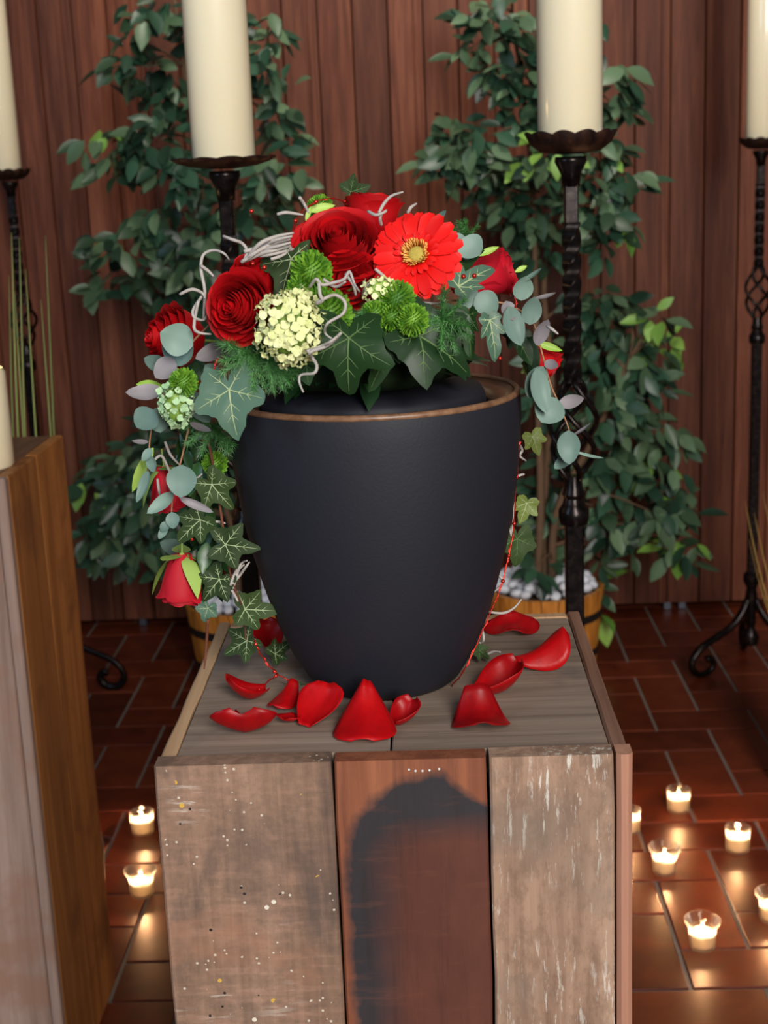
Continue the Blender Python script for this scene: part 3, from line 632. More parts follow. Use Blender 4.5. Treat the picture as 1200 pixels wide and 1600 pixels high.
# ------------------------------------------------------------------ grass blades
GRASS = leafmat('grass_blade', C(104, 118, 66), C(146, 160, 96), 0.5, False)
CLAYM = plain('clay_vase', C(70, 60, 56), 0.7, 0.3)
def grass(x, y, label, tips, mat, base_z=0.30):
    t = thing('potted_grass', (x, y, 0), label, 'plant'); c = (x, y, 0)
    m = MB(); m.lathe([(0, 0), (0.05, 0), (0.058, 0.01), (0.066, 0.2), (0.056, 0.29), (0.060, 0.31), (0.054, 0.31), (0.050, 0.285), (0.0, 0.28)], c, 24); part('vase', m, CLAYM, t, sharp=50)
    for (px, py, Y, bx) in tips:
        tip = aty(px, py, Y); b = Vector((x + bx, y + U(-.02, .02), base_z - 0.02)); mid = b.lerp(tip, 0.55) + Vector((bx * 0.4, 0, 0.02))
        P = smooth_path([b, mid, tip], 9); L = len(P) - 1; m = MB()
        m.tube(P, [0.0032 * (1 - 0.88 * (i / L) ** 2.5) for i in range(L + 1)], 4, flat=0.45); part('blade', m, mat, t)
    return t
gx = aty(34, 640, 2.33).x
grass(gx, 2.33, 'tuft of thin green grass blades standing behind the left pedestal', [(18, 363, 2.30, -0.028), (30, 372, 2.33, -0.02), (14, 430, 2.36, -0.03), (71, 368, 2.33, 0.008), (64, 468, 2.35, 0.014), (23, 455, 2.32, -0.012), (40, 420, 2.36, -0.004)], GRASS)
DRY = leafmat('dry_grass_blade', C(120, 100, 50), C(160, 130, 70), 0.5, False)
grass(0.80, 2.95, 'tuft of dry golden grass blades at the right picture edge', [(1164, 782, 2.93, -0.03), (1178, 800, 2.95, -0.02), (1170, 842, 2.97, -0.03), (1192, 770, 2.95, -0.01), (1230, 640, 2.95, 0.01)], DRY)

# ------------------------------------------------------------------ the urn
UX, UY = -0.0425, 1.105
g = G('matte_slate_glaze', 0.62, 0.35); nz = g.noise(g.obj(), 420, 3)
g.set(Base_Color=g.mix(g.math('MULTIPLY', nz, 0.5), C(29, 30, 39), C(23, 24, 32))); g.bump(nz, 0.25, 0.0006); SLATE = g.m
g = G('worn_rim', 0.35, 0.5); nz = g.noise(g.obj(), 120, 3)
g.set(Base_Color=g.ramp(nz, [(0.3, C(96, 66, 46)), (0.7, C(136, 100, 74))]), Roughness=0.4); RIMM = g.m
g = G('dark_bronze_glaze', 0.28, 0.5); nz = g.noise(g.obj(), 60, 3); g.set(Base_Color=g.ramp(nz, [(0.3, C(70, 46, 30)), (0.7, C(108, 74, 48))])); BRONZE = g.m
urn = thing('funeral_urn', (UX, UY, ZT), 'large matte slate black funeral urn with a brown rim standing on the wooden pedestal', 'urn')
ZR = 1.207
hb = [(0.0, 0.0), (0.050, 0.0), (0.057, 0.0015), (0.0625, 0.006), (0.0690, 0.0165), (0.0765, 0.030), (0.0875, 0.058), (0.0955, 0.085), (0.1025, 0.112), (0.1080, 0.139), (0.1120, 0.166), (0.1148, 0.192), (0.1160, 0.216), (0.1160, 0.230), (0.1152, ZR - ZT - 0.002)]
m = MB(); m.lathe(hb + [(0.106, ZR - ZT - 0.006), (0.104, 0.18), (0, 0.18)], (UX, UY, ZT - 0.0004), 96); part('body', m, SLATE, urn, sharp=50)
z = ZR - ZT
m = MB(); m.lathe([(0.1151, z - 0.0035), (0.1158, z - 0.0015), (0.1148, z + 0.0008), (0.1128, z + 0.0012), (0.1108, z), (0.1105, z - 0.004)], (UX, UY, ZT), 96, close=True); part('rim', m, RIMM, urn, label='worn brown rim')
m = MB(); m.lathe([(0.1106, z - 0.0010), (0.100, z - 0.0045), (0.0905, z - 0.009), (0.0905, z - 0.016), (0.108, z - 0.012)], (UX, UY, ZT), 96, close=True); part('inner_ledge', m, BRONZE, urn, label='glossy dark brown ledge inside the rim')
m = MB(); m.lathe([(0, z - 0.018), (0.0885, z - 0.018), (0.0890, z - 0.008), (0.0875, z - 0.001), (0.085, z + 0.003), (0.06, z + 0.007), (0.0, z + 0.009)], (UX, UY, ZT), 64); part('lid', m, SLATE, urn, sharp=60)

# ------------------------------------------------------------------ flower arrangement
ROSE = petalmat('dark_red_rose_petal', C(140, 4, 10), C(198, 10, 18), 0.55, 0.3)
ROSEB = petalmat('pink_red_rose_petal', C(150, 10, 26), C(205, 24, 44), 0.6, 0.3)
GERB = petalmat('scarlet_gerbera_petal', C(200, 8, 8), C(232, 22, 18), 0.5, 0.2)
SEPAL = leafmat('sepal_green', C(120, 152, 62), C(158, 186, 96), 0.5, False)
IVYD = leafmat('ivy_dark', C(14, 36, 17), C(34, 64, 30), 0.45, False, spec=0.3)
IVYG = leafmat('ivy_grey', C(66, 96, 78), C(86, 114, 96), 0.45, False)
IVYO = leafmat('ivy_olive', C(28, 46, 20), C(50, 68, 32), 0.6, False, spec=0.2)
IVYY = leafmat('ivy_yellow', C(92, 108, 44), C(128, 140, 64), 0.5, False)
VEIN = plain('ivy_vein', C(168, 184, 140), 0.5, 0.3, 0.1); VEIND = plain('ivy_vein_dark', C(88, 116, 70), 0.4, 0.3, 0.1)
EUC = leafmat('eucalyptus_leaf', C(88, 112, 105), C(120, 145, 134), 0.5, False, spec=0.3)
EUP = leafmat('eucalyptus_purple', C(110, 106, 112), C(146, 140, 142), 0.5, False, spec=0.3)
EUS = plain('eucalyptus_stem', C(178, 130, 96), 0.5, 0.3, 0.3)
TEND = plain('silver_tendril', C(186, 178, 172), 0.6, 0.3, 0.4, 200)
FERN = leafmat('fern_green', C(40, 90, 46), C(92, 150, 78), 0.5)
FLORET = leafmat('viburnum_floret', C(200, 206, 138), C(234, 236, 178), 0.6, False)
FLOREG = leafmat('pale_green_floret', C(150, 190, 140), C(186, 214, 168), 0.6, False)
BUTTON = leafmat('lime_button_bloom', C(58, 112, 26), C(120, 168, 46), 0.6)
REDW = G('red_copper_wire', 0.25, 0.6).set(Base_Color=C(226, 60, 50), Metallic=0.8).m
TWIG = plain('brown_twig', C(112, 66, 50), 0.7, 0.2)
FOAM = plain('mossy_base', C(30, 44, 24), 0.9, 0.1, 0.5, 60, 0.6)
DARKL = leafmat('filler_leaf_dark', C(20, 46, 24), C(46, 84, 40), 0.32)
RIGHT, UP, TO = Vector((1, 0, 0)), Vector((0, 0, 1)), Vector((0, -1, 0))
def vw(a, b, c): return (RIGHT * a + UP * b + TO * c).normalized()

arr = thing('flower_arrangement', (UX, UY, ZR), 'wreath of red roses, gerbera, ivy and eucalyptus draped over the black urn', 'flowers')
m = MB(); m.lathe([(0, 0.012), (0.070, 0.012), (0.082, 0.022), (0.076, 0.045), (0.05, 0.066), (0, 0.074)], (UX - 0.008, UY - 0.004, ZR), 24, wob=lambda a, r, z: 1 + 0.06 * math.sin(a * 5 + z * 90)); part('moss_base', m, FOAM, arr)

def rose_petal(rb, rt, h, ha, curl, mat, seed, drop):
    def fn(u, v):
        x = (u - 0.5) * 2
        edge = 0.95 - drop * abs(x) ** 2.6 + 0.025 * math.sin(x * 4 + seed)          # rounded top edge
        vv = v * edge; wd = 0.35 + 0.65 * math.sin(min(1, vv * 1.25 + 0.1) * PI / 2)
        a = x * ha * wd; r = rb + (rt - rb) * (vv ** 0.75) + 0.10 * rt * math.sin(PI * min(1, vv)) + curl * rt * max(0, vv - 0.62) ** 1.5 * 2.2
        r += 0.045 * rt * x                                                       # one edge tucks under the next
        z = h * (vv - curl * 0.55 * max(0, vv - 0.72) ** 1.5 * 3)
        q = noise.noise((x * 1.7 + seed * 3, v * 2.2, seed)) * 0.06 * rt
        return ((r + q) * math.cos(a), (r + q) * math.sin(a), z + q * 0.5)
    m = MB(); m.grid(fn, 8, 8); return m.mesh('petal', mat, True)
def rose_kit(mat, open_):
    kit = []
    if open_: rings = [(0.02, 0.08, 0.98, 2.4, 0.0, 2), (0.05, 0.15, 1.0, 1.7, 0.08, 3), (0.10, 0.22, 1.0, 1.4, 0.16, 3), (0.15, 0.29, 1.0, 1.25, 0.24, 4), (0.20, 0.36, 0.98, 1.1, 0.30, 4), (0.25, 0.44, 0.95, 1.05, 0.36, 5), (0.30, 0.52, 0.91, 1.0, 0.42, 5), (0.34, 0.61, 0.86, 1.0, 0.48, 5), (0.38, 0.70, 0.80, 1.0, 0.54, 5), (0.40, 0.80, 0.72, 1.0, 0.60, 5), (0.42, 0.88, 0.60, 1.0, 0.68, 5)]
    else: rings = [(0.02, 0.14, 0.9, 2.2, 0.0, 2), (0.1, 0.34, 0.95, 1.6, 0.1, 3), (0.2, 0.52, 0.97, 1.3, 0.25, 4), (0.3, 0.68, 0.96, 1.15, 0.35, 4), (0.36, 0.80, 0.92, 1.05, 0.5, 5)]
    for k, (rb, rt, h, ha, cu, n) in enumerate(rings): kit.append((rose_petal(rb, rt, h, ha, cu, mat, k * 1.7, 0.07 + 0.24 * k / len(rings)), n))
    return kit
KO, KB, KOP = rose_kit(ROSE, True), rose_kit(ROSEB, False), rose_kit(ROSE, False)
def sepal_me():
    def fn(u, v):
        x = (u - 0.5) * 2; w = 0.16 * math.sin(PI * min(1, v * 0.93 + 0.07)) ** 0.8
        return (0.10 + 0.66 * v - 0.16 * v * v, x * w * 1.15, 0.0 + 0.10 * v + 0.42 * v * v + 0.05 * abs(x) * (1 - v))
    m = MB(); m.grid(fn, 2, 7); return m.mesh('sepal', SEPAL)
SEP = sepal_me()
def rose(px, py, Y, n, rad, h, kit, label=None, sepals=False, spin=0.0):
    c = aty(px, py, Y); M0 = frame(c - Vector(n).normalized() * h * 0.55, n, (0, 0, 1))
    m = MB(); m.ball((0, 0, 0.10), 0.16, 8, 5, (1, 1, 0.9)); m.tube([(0, 0, -0.35), (0, 0, 0.05)], 0.045, 6)
    me = m.mesh('rose', SEPAL); o = inst('rose', me, arr, M0)
    o.scale = (1, 1, 1); S = Matrix.Diagonal((rad, rad, h, 1))
    me.transform(Matrix.Diagonal((rad, rad, h, 1)))
    if label: o['label'] = label
    a = spin
    for pm, cnt in kit:
        a += 0.9
        for k in range(cnt):
            ch = link('petal', pm, o); ch.matrix_local = Matrix.Rotation(a + 2 * PI * k / cnt + U(-.12, .12), 4, 'Z') @ Matrix.Rotation(U(-.05, .05), 4, 'Y') @ Matrix.Diagonal((rad * U(0.96, 1.04), rad * U(0.96, 1.04), h * U(0.96, 1.03), 1))
    if sepals:
        for k in range(5):
            ch = link('sepal', SEP, o); ch.matrix_local = Matrix.Rotation(spin + 2 * PI * k / 5 + U(-.1, .1), 4, 'Z') @ Matrix.Diagonal((h * 0.9, h * 0.9, h * 0.9 * (1.5, 0.1, 1.6, -0.2, 1.3)[k], 1))
    return o
rose(530, 384, 1.03, vw(-0.04, 0.74, 0.72), 0.0375, 0.046, KO, 'large open dark red rose facing up', spin=0.4)
rose(372, 480, 0.985, vw(-0.42, 0.14, 0.9), 0.0255, 0.046, KO, 'open dark red rose facing left', spin=1.3)
rose(765, 430, 1.11, vw(0.93, 0.16, 0.12), 0.0215, 0.056, KB, 'half open pinkish red rose seen from the side')
rose(848, 565, 1.12, vw(0.75, -0.62, 0.2), 0.017, 0.036, KOP, 'small red rose peeping out behind eucalyptus')
rose(264, 528, 1.10, vw(-0.8, 0.15, 0.45), 0.027, 0.046, KO, 'red rose behind grey eucalyptus leaves', spin=2.0)
rose(262, 772, 1.085, vw(0.08, -1.0, 0.12), 0.0165, 0.040, KB, 'hanging red rosebud behind a eucalyptus leaf', True, 0.6)
rose(284, 915, 1.07, vw(-0.06, -1.0, 0.12), 0.0205, 0.046, KB, 'hanging pinkish red rose head pointing down', True, 0.35)

rose(545, 442, 1.015, vw(0.05, 0.25, 0.95), 0.024, 0.034, KOP, 'dark red rose tucked under the large open rose', spin=0.9)
rose(583, 336, 1.065, vw(0.1, 0.9, -0.1), 0.024, 0.046, KOP, 'dark red rose behind the large open rose', spin=1.9)
rose(400, 428, 1.03, vw(-0.1, 0.8, 0.4), 0.018, 0.036, KOP, 'dark red rose behind the left open rose', spin=0.2)
# gerbera
def gpetal(l, w, lift, seed):
    def fn(u, v):
        x = (u - 0.5) * 2; ww = w * (0.42 + 0.58 * math.sin(min(1, v * 1.15) * PI / 2)) * (1 if v < 0.82 else math.sqrt(max(0, 1 - ((v - 0.82) / 0.2) ** 2)))
        return (0.16 + (l - 0.16) * v, x * ww, lift * v + 0.05 * math.sin(PI * v) - 0.07 * v * v + 0.05 * abs(x) * w * 6 * (0.3 + v) * 0.5)
    m = MB(); m.grid(fn, 2, 6); return m.mesh('petal', GERB)
GP = [gpetal(1.0, 0.15, 0.06, 0), gpetal(0.93, 0.14, 0.17, 1), gpetal(0.5, 0.06, 0.22, 2)]
gr = 0.0335
gc = aty(652, 400, 1.005); gn = vw(-0.22, 0.42, 0.88)
m = MB(); m.lathe([(0, -0.012), (0.008, -0.010), (0.010, -0.002), (0, 0.0)], (0, 0, 0), 14)
go = inst('gerbera', m.mesh('gerbera', SEPAL), arr, frame(gc, gn)); go['label'] = 'scarlet gerbera daisy with a yellow centre'
for ring, (pm, n) in enumerate(((GP[0], 24), (GP[1], 22), (GP[2], 20))):
    for k in range(n):
        ch = link('petal', pm, go); ch.matrix_local = Matrix.Rotation(2 * PI * (k + 0.5 * ring) / n + U(-.05, .05), 4, 'Z') @ Matrix.Rotation(U(-.07, .07), 4, 'Y') @ Matrix.Diagonal((gr * U(0.94, 1.03), gr, gr, 1))
DISC = leafmat('gerbera_stamen', C(214, 140, 60), C(240, 190, 100), 0.6)
m = MB(); m.ball((0, 0, 0.003), 0.0065, 12, 6, (1, 1, 0.5)); ch = link('disc', m.mesh('disc', plain('gerbera_disc', C(196, 176, 84), 0.8, 0.2, 0.5, 900, 0.6)), go)
m = MB()
for k in range(90):
    a = k * 2.39996; r0 = 0.0045 + 0.0035 * R(); r1 = r0 + 0.0028; m.tube([(r0 * math.cos(a), r0 * math.sin(a), 0.004), (r1 * math.cos(a), r1 * math.sin(a), 0.008 + 0.0015 * R())], 0.00045, 3)
ch = link('stamens', m.mesh('stamens', DISC), go); ch['kind'] = 'stuff'

# ivy leaves
LOBES = {'ivy': [(90, 1.0), (38, 0.72), (142, 0.72), (-25, 0.50), (205, 0.50)], 'long': [(90, 1.0), (45, 0.52), (135, 0.52), (-10, 0.34), (190, 0.34)], 'wide': [(90, 1.0), (28, 0.86), (152, 0.86), (-40, 0.62), (220, 0.62)], 'heart': [(90, 1.0), (22, 0.80), (158, 0.80), (-48, .58), (228, .58)]}
def ivy_outline(shape, a):
    r = 0.0
    sharp = {'ivy': 26, 'long': 24, 'wide': 23, 'heart': 30}[shape]
    for (d, L) in LOBES[shape]:
        da = abs((a - d + 180) % 360 - 180); r = max(r, L * max(0.0, 1 - (da / (sharp * 1.75)) ** 1.25))
    base = {'ivy': 0.46, 'long': 0.28, 'wide': 0.56, 'heart': 0.6}[shape]
    db = abs((a + 90 + 180) % 360 - 180); base *= 1.0 if db > 40 else 0.25 + 0.75 * (db / 40)
    return (r ** 6 + base ** 6) ** (1 / 6)
def ivy_surf(x, y, fold, droop, seed): return fold * abs(x) * 0.5 - droop * (y * y - y if y > 0 else 0.3 * y * y) - 0.25 * droop * x * x + 0.06 * noise.noise((x * 2.4 + seed, y * 2.4, seed))
IVC = {}
def ivy_mesh(shape, fold, droop, seed, mat, vmat):
    key = (shape, fold, droop, seed, mat.name, vmat.name)
    if key in IVC: return IVC[key]
    n, rings = 60, 4; vs = [(0, 0, ivy_surf(0, 0, fold, droop, seed))]; fs = []
    out = [ivy_outline(shape, 360 * k / n) * (1 + 0.03 * math.sin(k * 1.9 + seed)) for k in range(n)]
    for q in range(1, rings + 1):
        for k in range(n):
            a = 2 * PI * k / n; r = out[k] * q / rings; x, y = r * math.cos(a), r * math.sin(a); vs.append((x, y, ivy_surf(x, y, fold, droop, seed)))
    fs += [(0, 1 + k, 1 + (k + 1) % n) for k in range(n)]
    for q in range(rings - 1): fs += [(1 + q * n + k, 1 + (q + 1) * n + k, 1 + (q + 1) * n + (k + 1) % n, 1 + q * n + (k + 1) % n) for k in range(n)]
    m = MB(); m.add(vs, fs); me = m.mesh('ivy_leaf', mat)
    v = MB()
    def vein(p0, p1, r):
        P = []
        for i in range(6):
            t = i / 5; x = p0[0] + (p1[0] - p0[0]) * t; y = p0[1] + (p1[1] - p0[1]) * t; P.append((x, y, ivy_surf(x, y, fold, droop, seed) + 0.004))
        v.tube(P, [r * (1 - 0.75 * i / 5) for i in range(6)], 4, False, 1.0)
    for (d, L) in LOBES[shape]:
        a = math.radians(d); e = (0.9 * L * math.cos(a), 0.9 * L * math.sin(a)); vein((0, 0), e, 0.024 if d == 90 else 0.019)
        for s in (-1, 1):
            for f in ((0.3, 0.55) if L > 0.6 else (0.45,)):
                b = a + s * math.radians(42); l2 = 0.30 * L * (1.15 - f)
                vein((e[0] * f, e[1] * f), (e[0] * f + l2 * math.cos(b), e[1] * f + l2 * math.sin(b)), 0.012)
    IVC[key] = (me, v.mesh('veins', vmat)); return IVC[key]
def ivy(px, py, Y, tipx, tipy, shape, n, mat, vmat, fold=0.35, droop=0.35, seed=1.0, stretch=1.0, tipY=None, label=None):
    c = aty(px, py, Y); tip = aty(tipx, tipy, Y if tipY is None else tipY); L = (tip - c).length
    me, ve = ivy_mesh(shape, fold, droop, seed, mat, vmat)
    nn = Vector(n); d = (tip - c).normalized(); nn = nn - d * nn.dot(d)
    o = inst('ivy_leaf', me, arr, frame(c, nn, d, (L * stretch, L, L)))
    ch = link('veins', ve, o); ch['label'] = 'pale leaf veins'
    if label: o['label'] = label
    return o
F = vw(0, 0.3, 0.95)
ivy(545, 528, 0.965, 546, 619, 'wide', vw(-0.1, 0.35, 0.9), IVYD, VEIND, 0.3, 0.4, 2.0, 1.0, 0.975, 'large glossy dark green ivy leaf hanging over the rim')
ivy(610, 525, 0.985, 575, 612, 'long', vw(0.6, 0.3, 0.7), IVYD, VEIND, 0.4, 0.3, 3.0, 0.8, 0.985)
ivy(655, 525, 0.985, 733, 588, 'wide', vw(0.05, 0.5, 0.85), IVYD, VEIND, 0.3, 0.45, 4.0, 0.85, 1.0, 'large glossy dark green ivy leaf over the right of the rim')
ivy(358, 609, 0.985, 372, 687, 'heart', vw(-0.2, 0.2, 0.95), IVYG, VEIN, 0.2, 0.25, 5.0, 1.0, 0.98, 'grey green ivy leaf with white veins')
ivy(765, 500, 1.03, 774, 566, 'long', vw(0.25, 0.25, 0.9), IVYG, VEIN, 0.4, 0.2, 6.0, 0.85, 1.03)
ivy(716, 448, 1.03, 772, 418, 'long', vw(0.05, 0.6, 0.8), IVYG, VEIN, 0.5, 0.2, 7.0, 1.0, 1.05)
ivy(733, 492, 1.02, 737, 562, 'long', vw(-0.4, 0.2, 0.9), IVYD, VEIND, 0.5, 0.2, 8.0, 0.7, 1.02)
ivy(715, 405, 1.06, 730, 365, 'heart', vw(-0.2, 0.5, 0.8), IVYD, VEIND, 0.4, 0.3, 9.0, 0.9, 1.08)
ivy(455, 405, 1.02, 440, 470, 'heart', vw(-0.1, 0.4, 0.9), IVYO, VEIN, 0.3, 0.2, 10.0, 0.9, 1.01)
ivy(800, 515, 1.08, 830, 570, 'long', vw(0.2, 0.3, 0.9), IVYD, VEIND, 0.4, 0.3, 11.0, 1.0, 1.08)
ivy(480, 560, 0.985, 440, 610, 'ivy', vw(-0.2, 0.35, 0.9), IVYD, VEIND, 0.3, 0.4, 12.0, 0.9, 0.985)
ivy(700, 505, 1.0, 712, 560, 'ivy', vw(0.2, 0.4, 0.9), IVYD, VEIND, 0.3, 0.3, 13.0, 1.0, 1.0)
ivy(331, 757, 1.055, 366, 797, 'wide', vw(-0.15, 0.25, 0.95), IVYO, VEIN, 0.2, 0.3, 14.0, 0.85)
ivy(313, 812, 1.055, 277, 848, 'ivy', vw(-0.1, 0.3, 0.95), IVYO, VEIN, 0.2, 0.3, 15.0, 1.0)
ivy(352, 851, 1.05, 408, 858, 'wide', vw(0.1, 0.25, 0.95), IVYO, VEIN, 0.2, 0.3, 16.0, 0.85)
ivy(343, 905, 1.06, 317, 940, 'wide', vw(-0.1, 0.2, 0.95), IVYO, VEIN, 0.2, 0.3, 17.0, 0.95)
ivy(383, 952, 1.07, 437, 955, 'ivy', vw(0.1, 0.3, 0.95), IVYO, VEIN, 0.25, 0.3, 18.0, 1.0)
ivy(386, 1001, 1.12, 350, 1024, 'wide', vw(-0.05, 0.5, 0.85), IVYO, VEIN, 0.2, 0.2, 19.0, 0.95)
ivy(430, 1022, 1.13, 455, 1003, 'ivy', vw(0.1, 0.6, 0.8), IVYO, VEIN, 0.3, 0.2, 20.0, 1.1)
ivy(325, 950, 1.06, 318, 972, 'heart', vw(0, 0.3, 0.95), IVYG, VEIN, 0.3, 0.3, 21.0, 1.0)
ivy(468, 1078, 1.09, 490, 1088, 'ivy', vw(0, 0.5, 0.85), IVYO, VEIN, 0.3, 0.2, 22.0, 1.0)
ivy(832, 682, 1.12, 842, 712, 'ivy', vw(0.3, 0.3, 0.9), IVYY, VEIN, 0.3, 0.2, 23.0, 1.1)
ivy(823, 786, 1.12, 812, 818, 'ivy', vw(0.3, 0.3, 0.9), IVYY, VEIN, 0.3, 0.2, 24.0, 1.1)
ivy(808, 842, 1.12, 806, 886, 'heart', vw(0.2, 0.2, 0.95), IVYO, VEIND, 0.2, 0.2, 25.0, 0.9)
ivy(748, 1016, 1.13, 765, 1030, 'ivy', vw(0.2, 0.6, 0.8), IVYO, VEIND, 0.3, 0.2, 26.0, 1.1)
ivy(828, 568, 1.10, 830, 606, 'long', vw(0.3, 0.2, 0.9), IVYY, VEIN, 0.4, 0.2, 27.0, 1.2)
ivy(548, 300, 1.10, 580, 290, 'wide', vw(0, 0.1, 1), IVYO, VEIND, 0.3, 0.2, 28.0, 1.0)
ivy(345, 700, 1.075, 352, 740, 'ivy', vw(-0.3, 0.2, 0.9), IVYO, VEIN, 0.2, 0.3, 29.0, 1.0)

# eucalyptus
def euc_me(mat, shape):
    def fn(u, v):
        x = (u - 0.5) * 2; a = PI * v
        w = (math.sin(a) ** 0.6) * (0.5 if shape == 'round' else 0.42) * (1.0 + (0.12 * math.cos(a)))
        return (x * w, v, 0.12 * x * x * w - 0.12 * math.sin(PI * v * 0.9) + 0.03 * noise.noise((x * 1.5, v * 2, 3)))
    m = MB(); m.grid(fn, 6, 10); return m.mesh('leaf', mat)
EL, ELP = euc_me(EUC, 'round'), euc_me(EUP, 'oval')
def sprig(Y, stem_px, leaves, label=None):
    P = smooth_path([aty(x, y, Y + 0.012) for (x, y) in stem_px], 5); m = MB(); L = len(P) - 1
    m.tube(P, [0.0009 * (1 - 0.4 * i / L) for i in range(L + 1)], 6); o = part('eucalyptus_sprig', m, EUS, arr, label=label)
    for (bx, by, tx, ty, wid, n, purple, *dy) in leaves:
        yy = Y + (dy[0] if dy else 0.0); b = aty(bx, by, yy); tp = aty(tx, ty, yy - 0.006); l = (tp - b).length; d = (tp - b).normalized(); nn = Vector(n); nn = nn - d * nn.dot(d)
        inst('leaf', ELP if purple else EL, o, frame(b, nn, d, (wid * mpp(b), l, l)))
FR, FL, FE = vw(0.3, 0.25, 0.9), vw(-0.3, 0.25, 0.9), vw(0, 0.85, 0.5)
sprig(1.02, [(330, 505), (300, 535), (276, 565), (262, 600), (246, 640), (235, 680), (232, 725), (228, 745)], [
    (302, 540, 250, 520, 52, FL, 0, -0.01), (268, 572, 285, 508, 58, FL, 0, 0.0), (272, 560, 242, 590, 46, FL, 1), (262, 575, 225, 560, 26, FL, 0, 0.02), (255, 610, 196, 612, 34, vw(0, .6, .8), 1), (240, 640, 213, 668, 46, FL, 0, -0.005), (246, 636, 250, 676, 44, FL, 0), (232, 690, 206, 688, 16, FE, 1), (236, 700, 222, 720, 16, FL, 0), (232, 712, 240, 738, 18, FL, 0), (232, 735, 212, 785, 18, FL, 0)], 'grey green eucalyptus sprig')
sprig(1.03, [(350, 545), (318, 600), (300, 650), (284, 715), (276, 745), (270, 775), (268, 802)], [
    (352, 540, 305, 560, 34, FL, 1), (345, 545, 372, 548, 30, FL, 1), (295, 612, 328, 660, 34, vw(0.4, 0.1, 0.9), 0, -0.01), (284, 726, 282, 778, 48, F, 0, -0.012), (272, 770, 229, 802, 22, vw(0.2, .5, .8), 0), (280, 778, 333, 800, 16, vw(-0.3, .5, .8), 1), (268, 800, 271, 826, 22, F, 0), (300, 652, 262, 640, 20, FE, 1), (296, 660, 330, 672, 18, FE, 1), (262, 815, 252, 830, 15, F, 0), (260, 822, 248, 842, 13, F, 0), (320, 570, 345, 598, 26, FL, 0), (292, 862, 250, 848, 26, F, 0, 0.09)], 'grey green eucalyptus sprig')
sprig(1.06, [(690, 470), (735, 470), (790, 475), (830, 500), (845, 545), (860, 600), (873, 630), (888, 668), (893, 690)], [
    (735, 380, 708, 390, 46, F, 0, 0.0), (722, 372, 750, 398, 44, F, 0, -0.01), (665, 362, 696, 328, 15, vw(-0.4, .3, .9), 0), (742, 478, 722, 452, 36, F, 0), (745, 458, 776, 488, 40, F, 0), (815, 470, 822, 432, 34, FR, 0), (828, 508, 836, 464, 34, FR, 0), (795, 478, 815, 540, 36, FR, 0, -0.005), (790, 470, 803, 500, 30, FR, 1), (838, 540, 857, 500, 28, FR, 1, -0.01), (838, 575, 856, 646, 34, vw(.4, .1, .9), 0, -0.01), (850, 572, 826, 622, 34, FR, 0, 0.0), (870, 622, 846, 660, 50, F, 0, -0.005), (872, 632, 912, 622, 26, F, 1), (850, 566, 872, 572, 20, FR, 1), (888, 672, 890, 726, 36, F, 0, -0.012), (895, 705, 943, 714, 7, FE, 0), (894, 708, 866, 732, 20, vw(.2, .6, .7), 0), (895, 680, 922, 660, 9, FE, 1), (835, 466, 868, 456, 14, FE, 1), (815, 440, 845, 418, 14, FE, 0)], 'blue green eucalyptus sprig')

# silver tendrils
def tendril(Y, pts, r=0.0013, mat=None, name='tendril'):
    P = smooth_path([aty(x, y, Y + U(-.006, .006)) for (x, y) in pts], 4); m = MB(); L = len(P) - 1
    m.tube(P, [r * (0.55 + 0.45 * math.sin(PI * min(1, 0.25 + 0.8 * i / L))) for i in range(L + 1)], 6); part(name, m, mat or TEND, arr)
for k in range(6): tendril(1.0, [(388 - U(0, 14), 400 + U(-10, 12)), (405 + U(-5, 5), 392 + k * 3.4 - 10), (430, 376 + k * 5.2 - 6), (452 + U(0, 8), 364 + k * 5)], 0.0016)
for pts in ([(349, 369), (362, 374), (378, 380), (386, 392), (382, 406), (392, 398)], [(318, 500), (320, 455), (314, 420), (318, 398), (334, 391), (350, 396), (358, 406)], [(281, 460), (300, 452), (316, 458), (320, 466)], [(314, 415), (326, 424), (334, 432)], [(316, 462), (302, 484), (304, 496), (318, 500), (326, 488)], [(310, 470), (303, 510), (312, 520), (330, 522)], [(433, 335), (446, 332), (462, 334), (474, 336)], [(468, 308), (476, 320), (482, 332)], [(423, 405), (434, 402), (446, 396), (455, 386)],
            [(533, 520), (512, 540), (485, 550), (488, 559), (495, 571), (491, 583), (470, 586), (468, 598), (474, 613)], [(480, 549), (500, 542), (518, 533), (532, 520)], [(494, 474), (508, 466), (524, 461), (539, 472), (536, 490), (512, 505), (508, 520), (518, 529)], [(484, 449), (494, 436), (503, 445), (520, 442), (538, 436), (546, 424), (554, 444), (562, 456)], [(498, 440), (500, 460), (504, 470), (494, 476)], [(505, 436), (524, 448), (540, 440)],
            [(592, 333), (600, 318), (612, 306), (630, 300)], [(596, 352), (594, 338), (604, 328)], [(637, 333), (642, 324), (651, 318)], [(575, 330), (588, 336), (604, 330)], [(623, 490), (634, 478), (650, 473), (672, 474), (686, 474), (696, 468)], [(566, 466), (572, 448), (592, 440), (606, 436), (610, 450)], [(606, 452), (622, 450), (636, 442)], [(540, 428), (552, 444), (556, 462)], [(855, 510), (862, 514), (872, 522)], [(586, 420), (600, 432), (612, 446)]):
    tendril(0.945 if pts[0][1] > 425 and pts[0][0] > 440 and pts[0][0] < 560 else 1.0, pts, 0.00125)
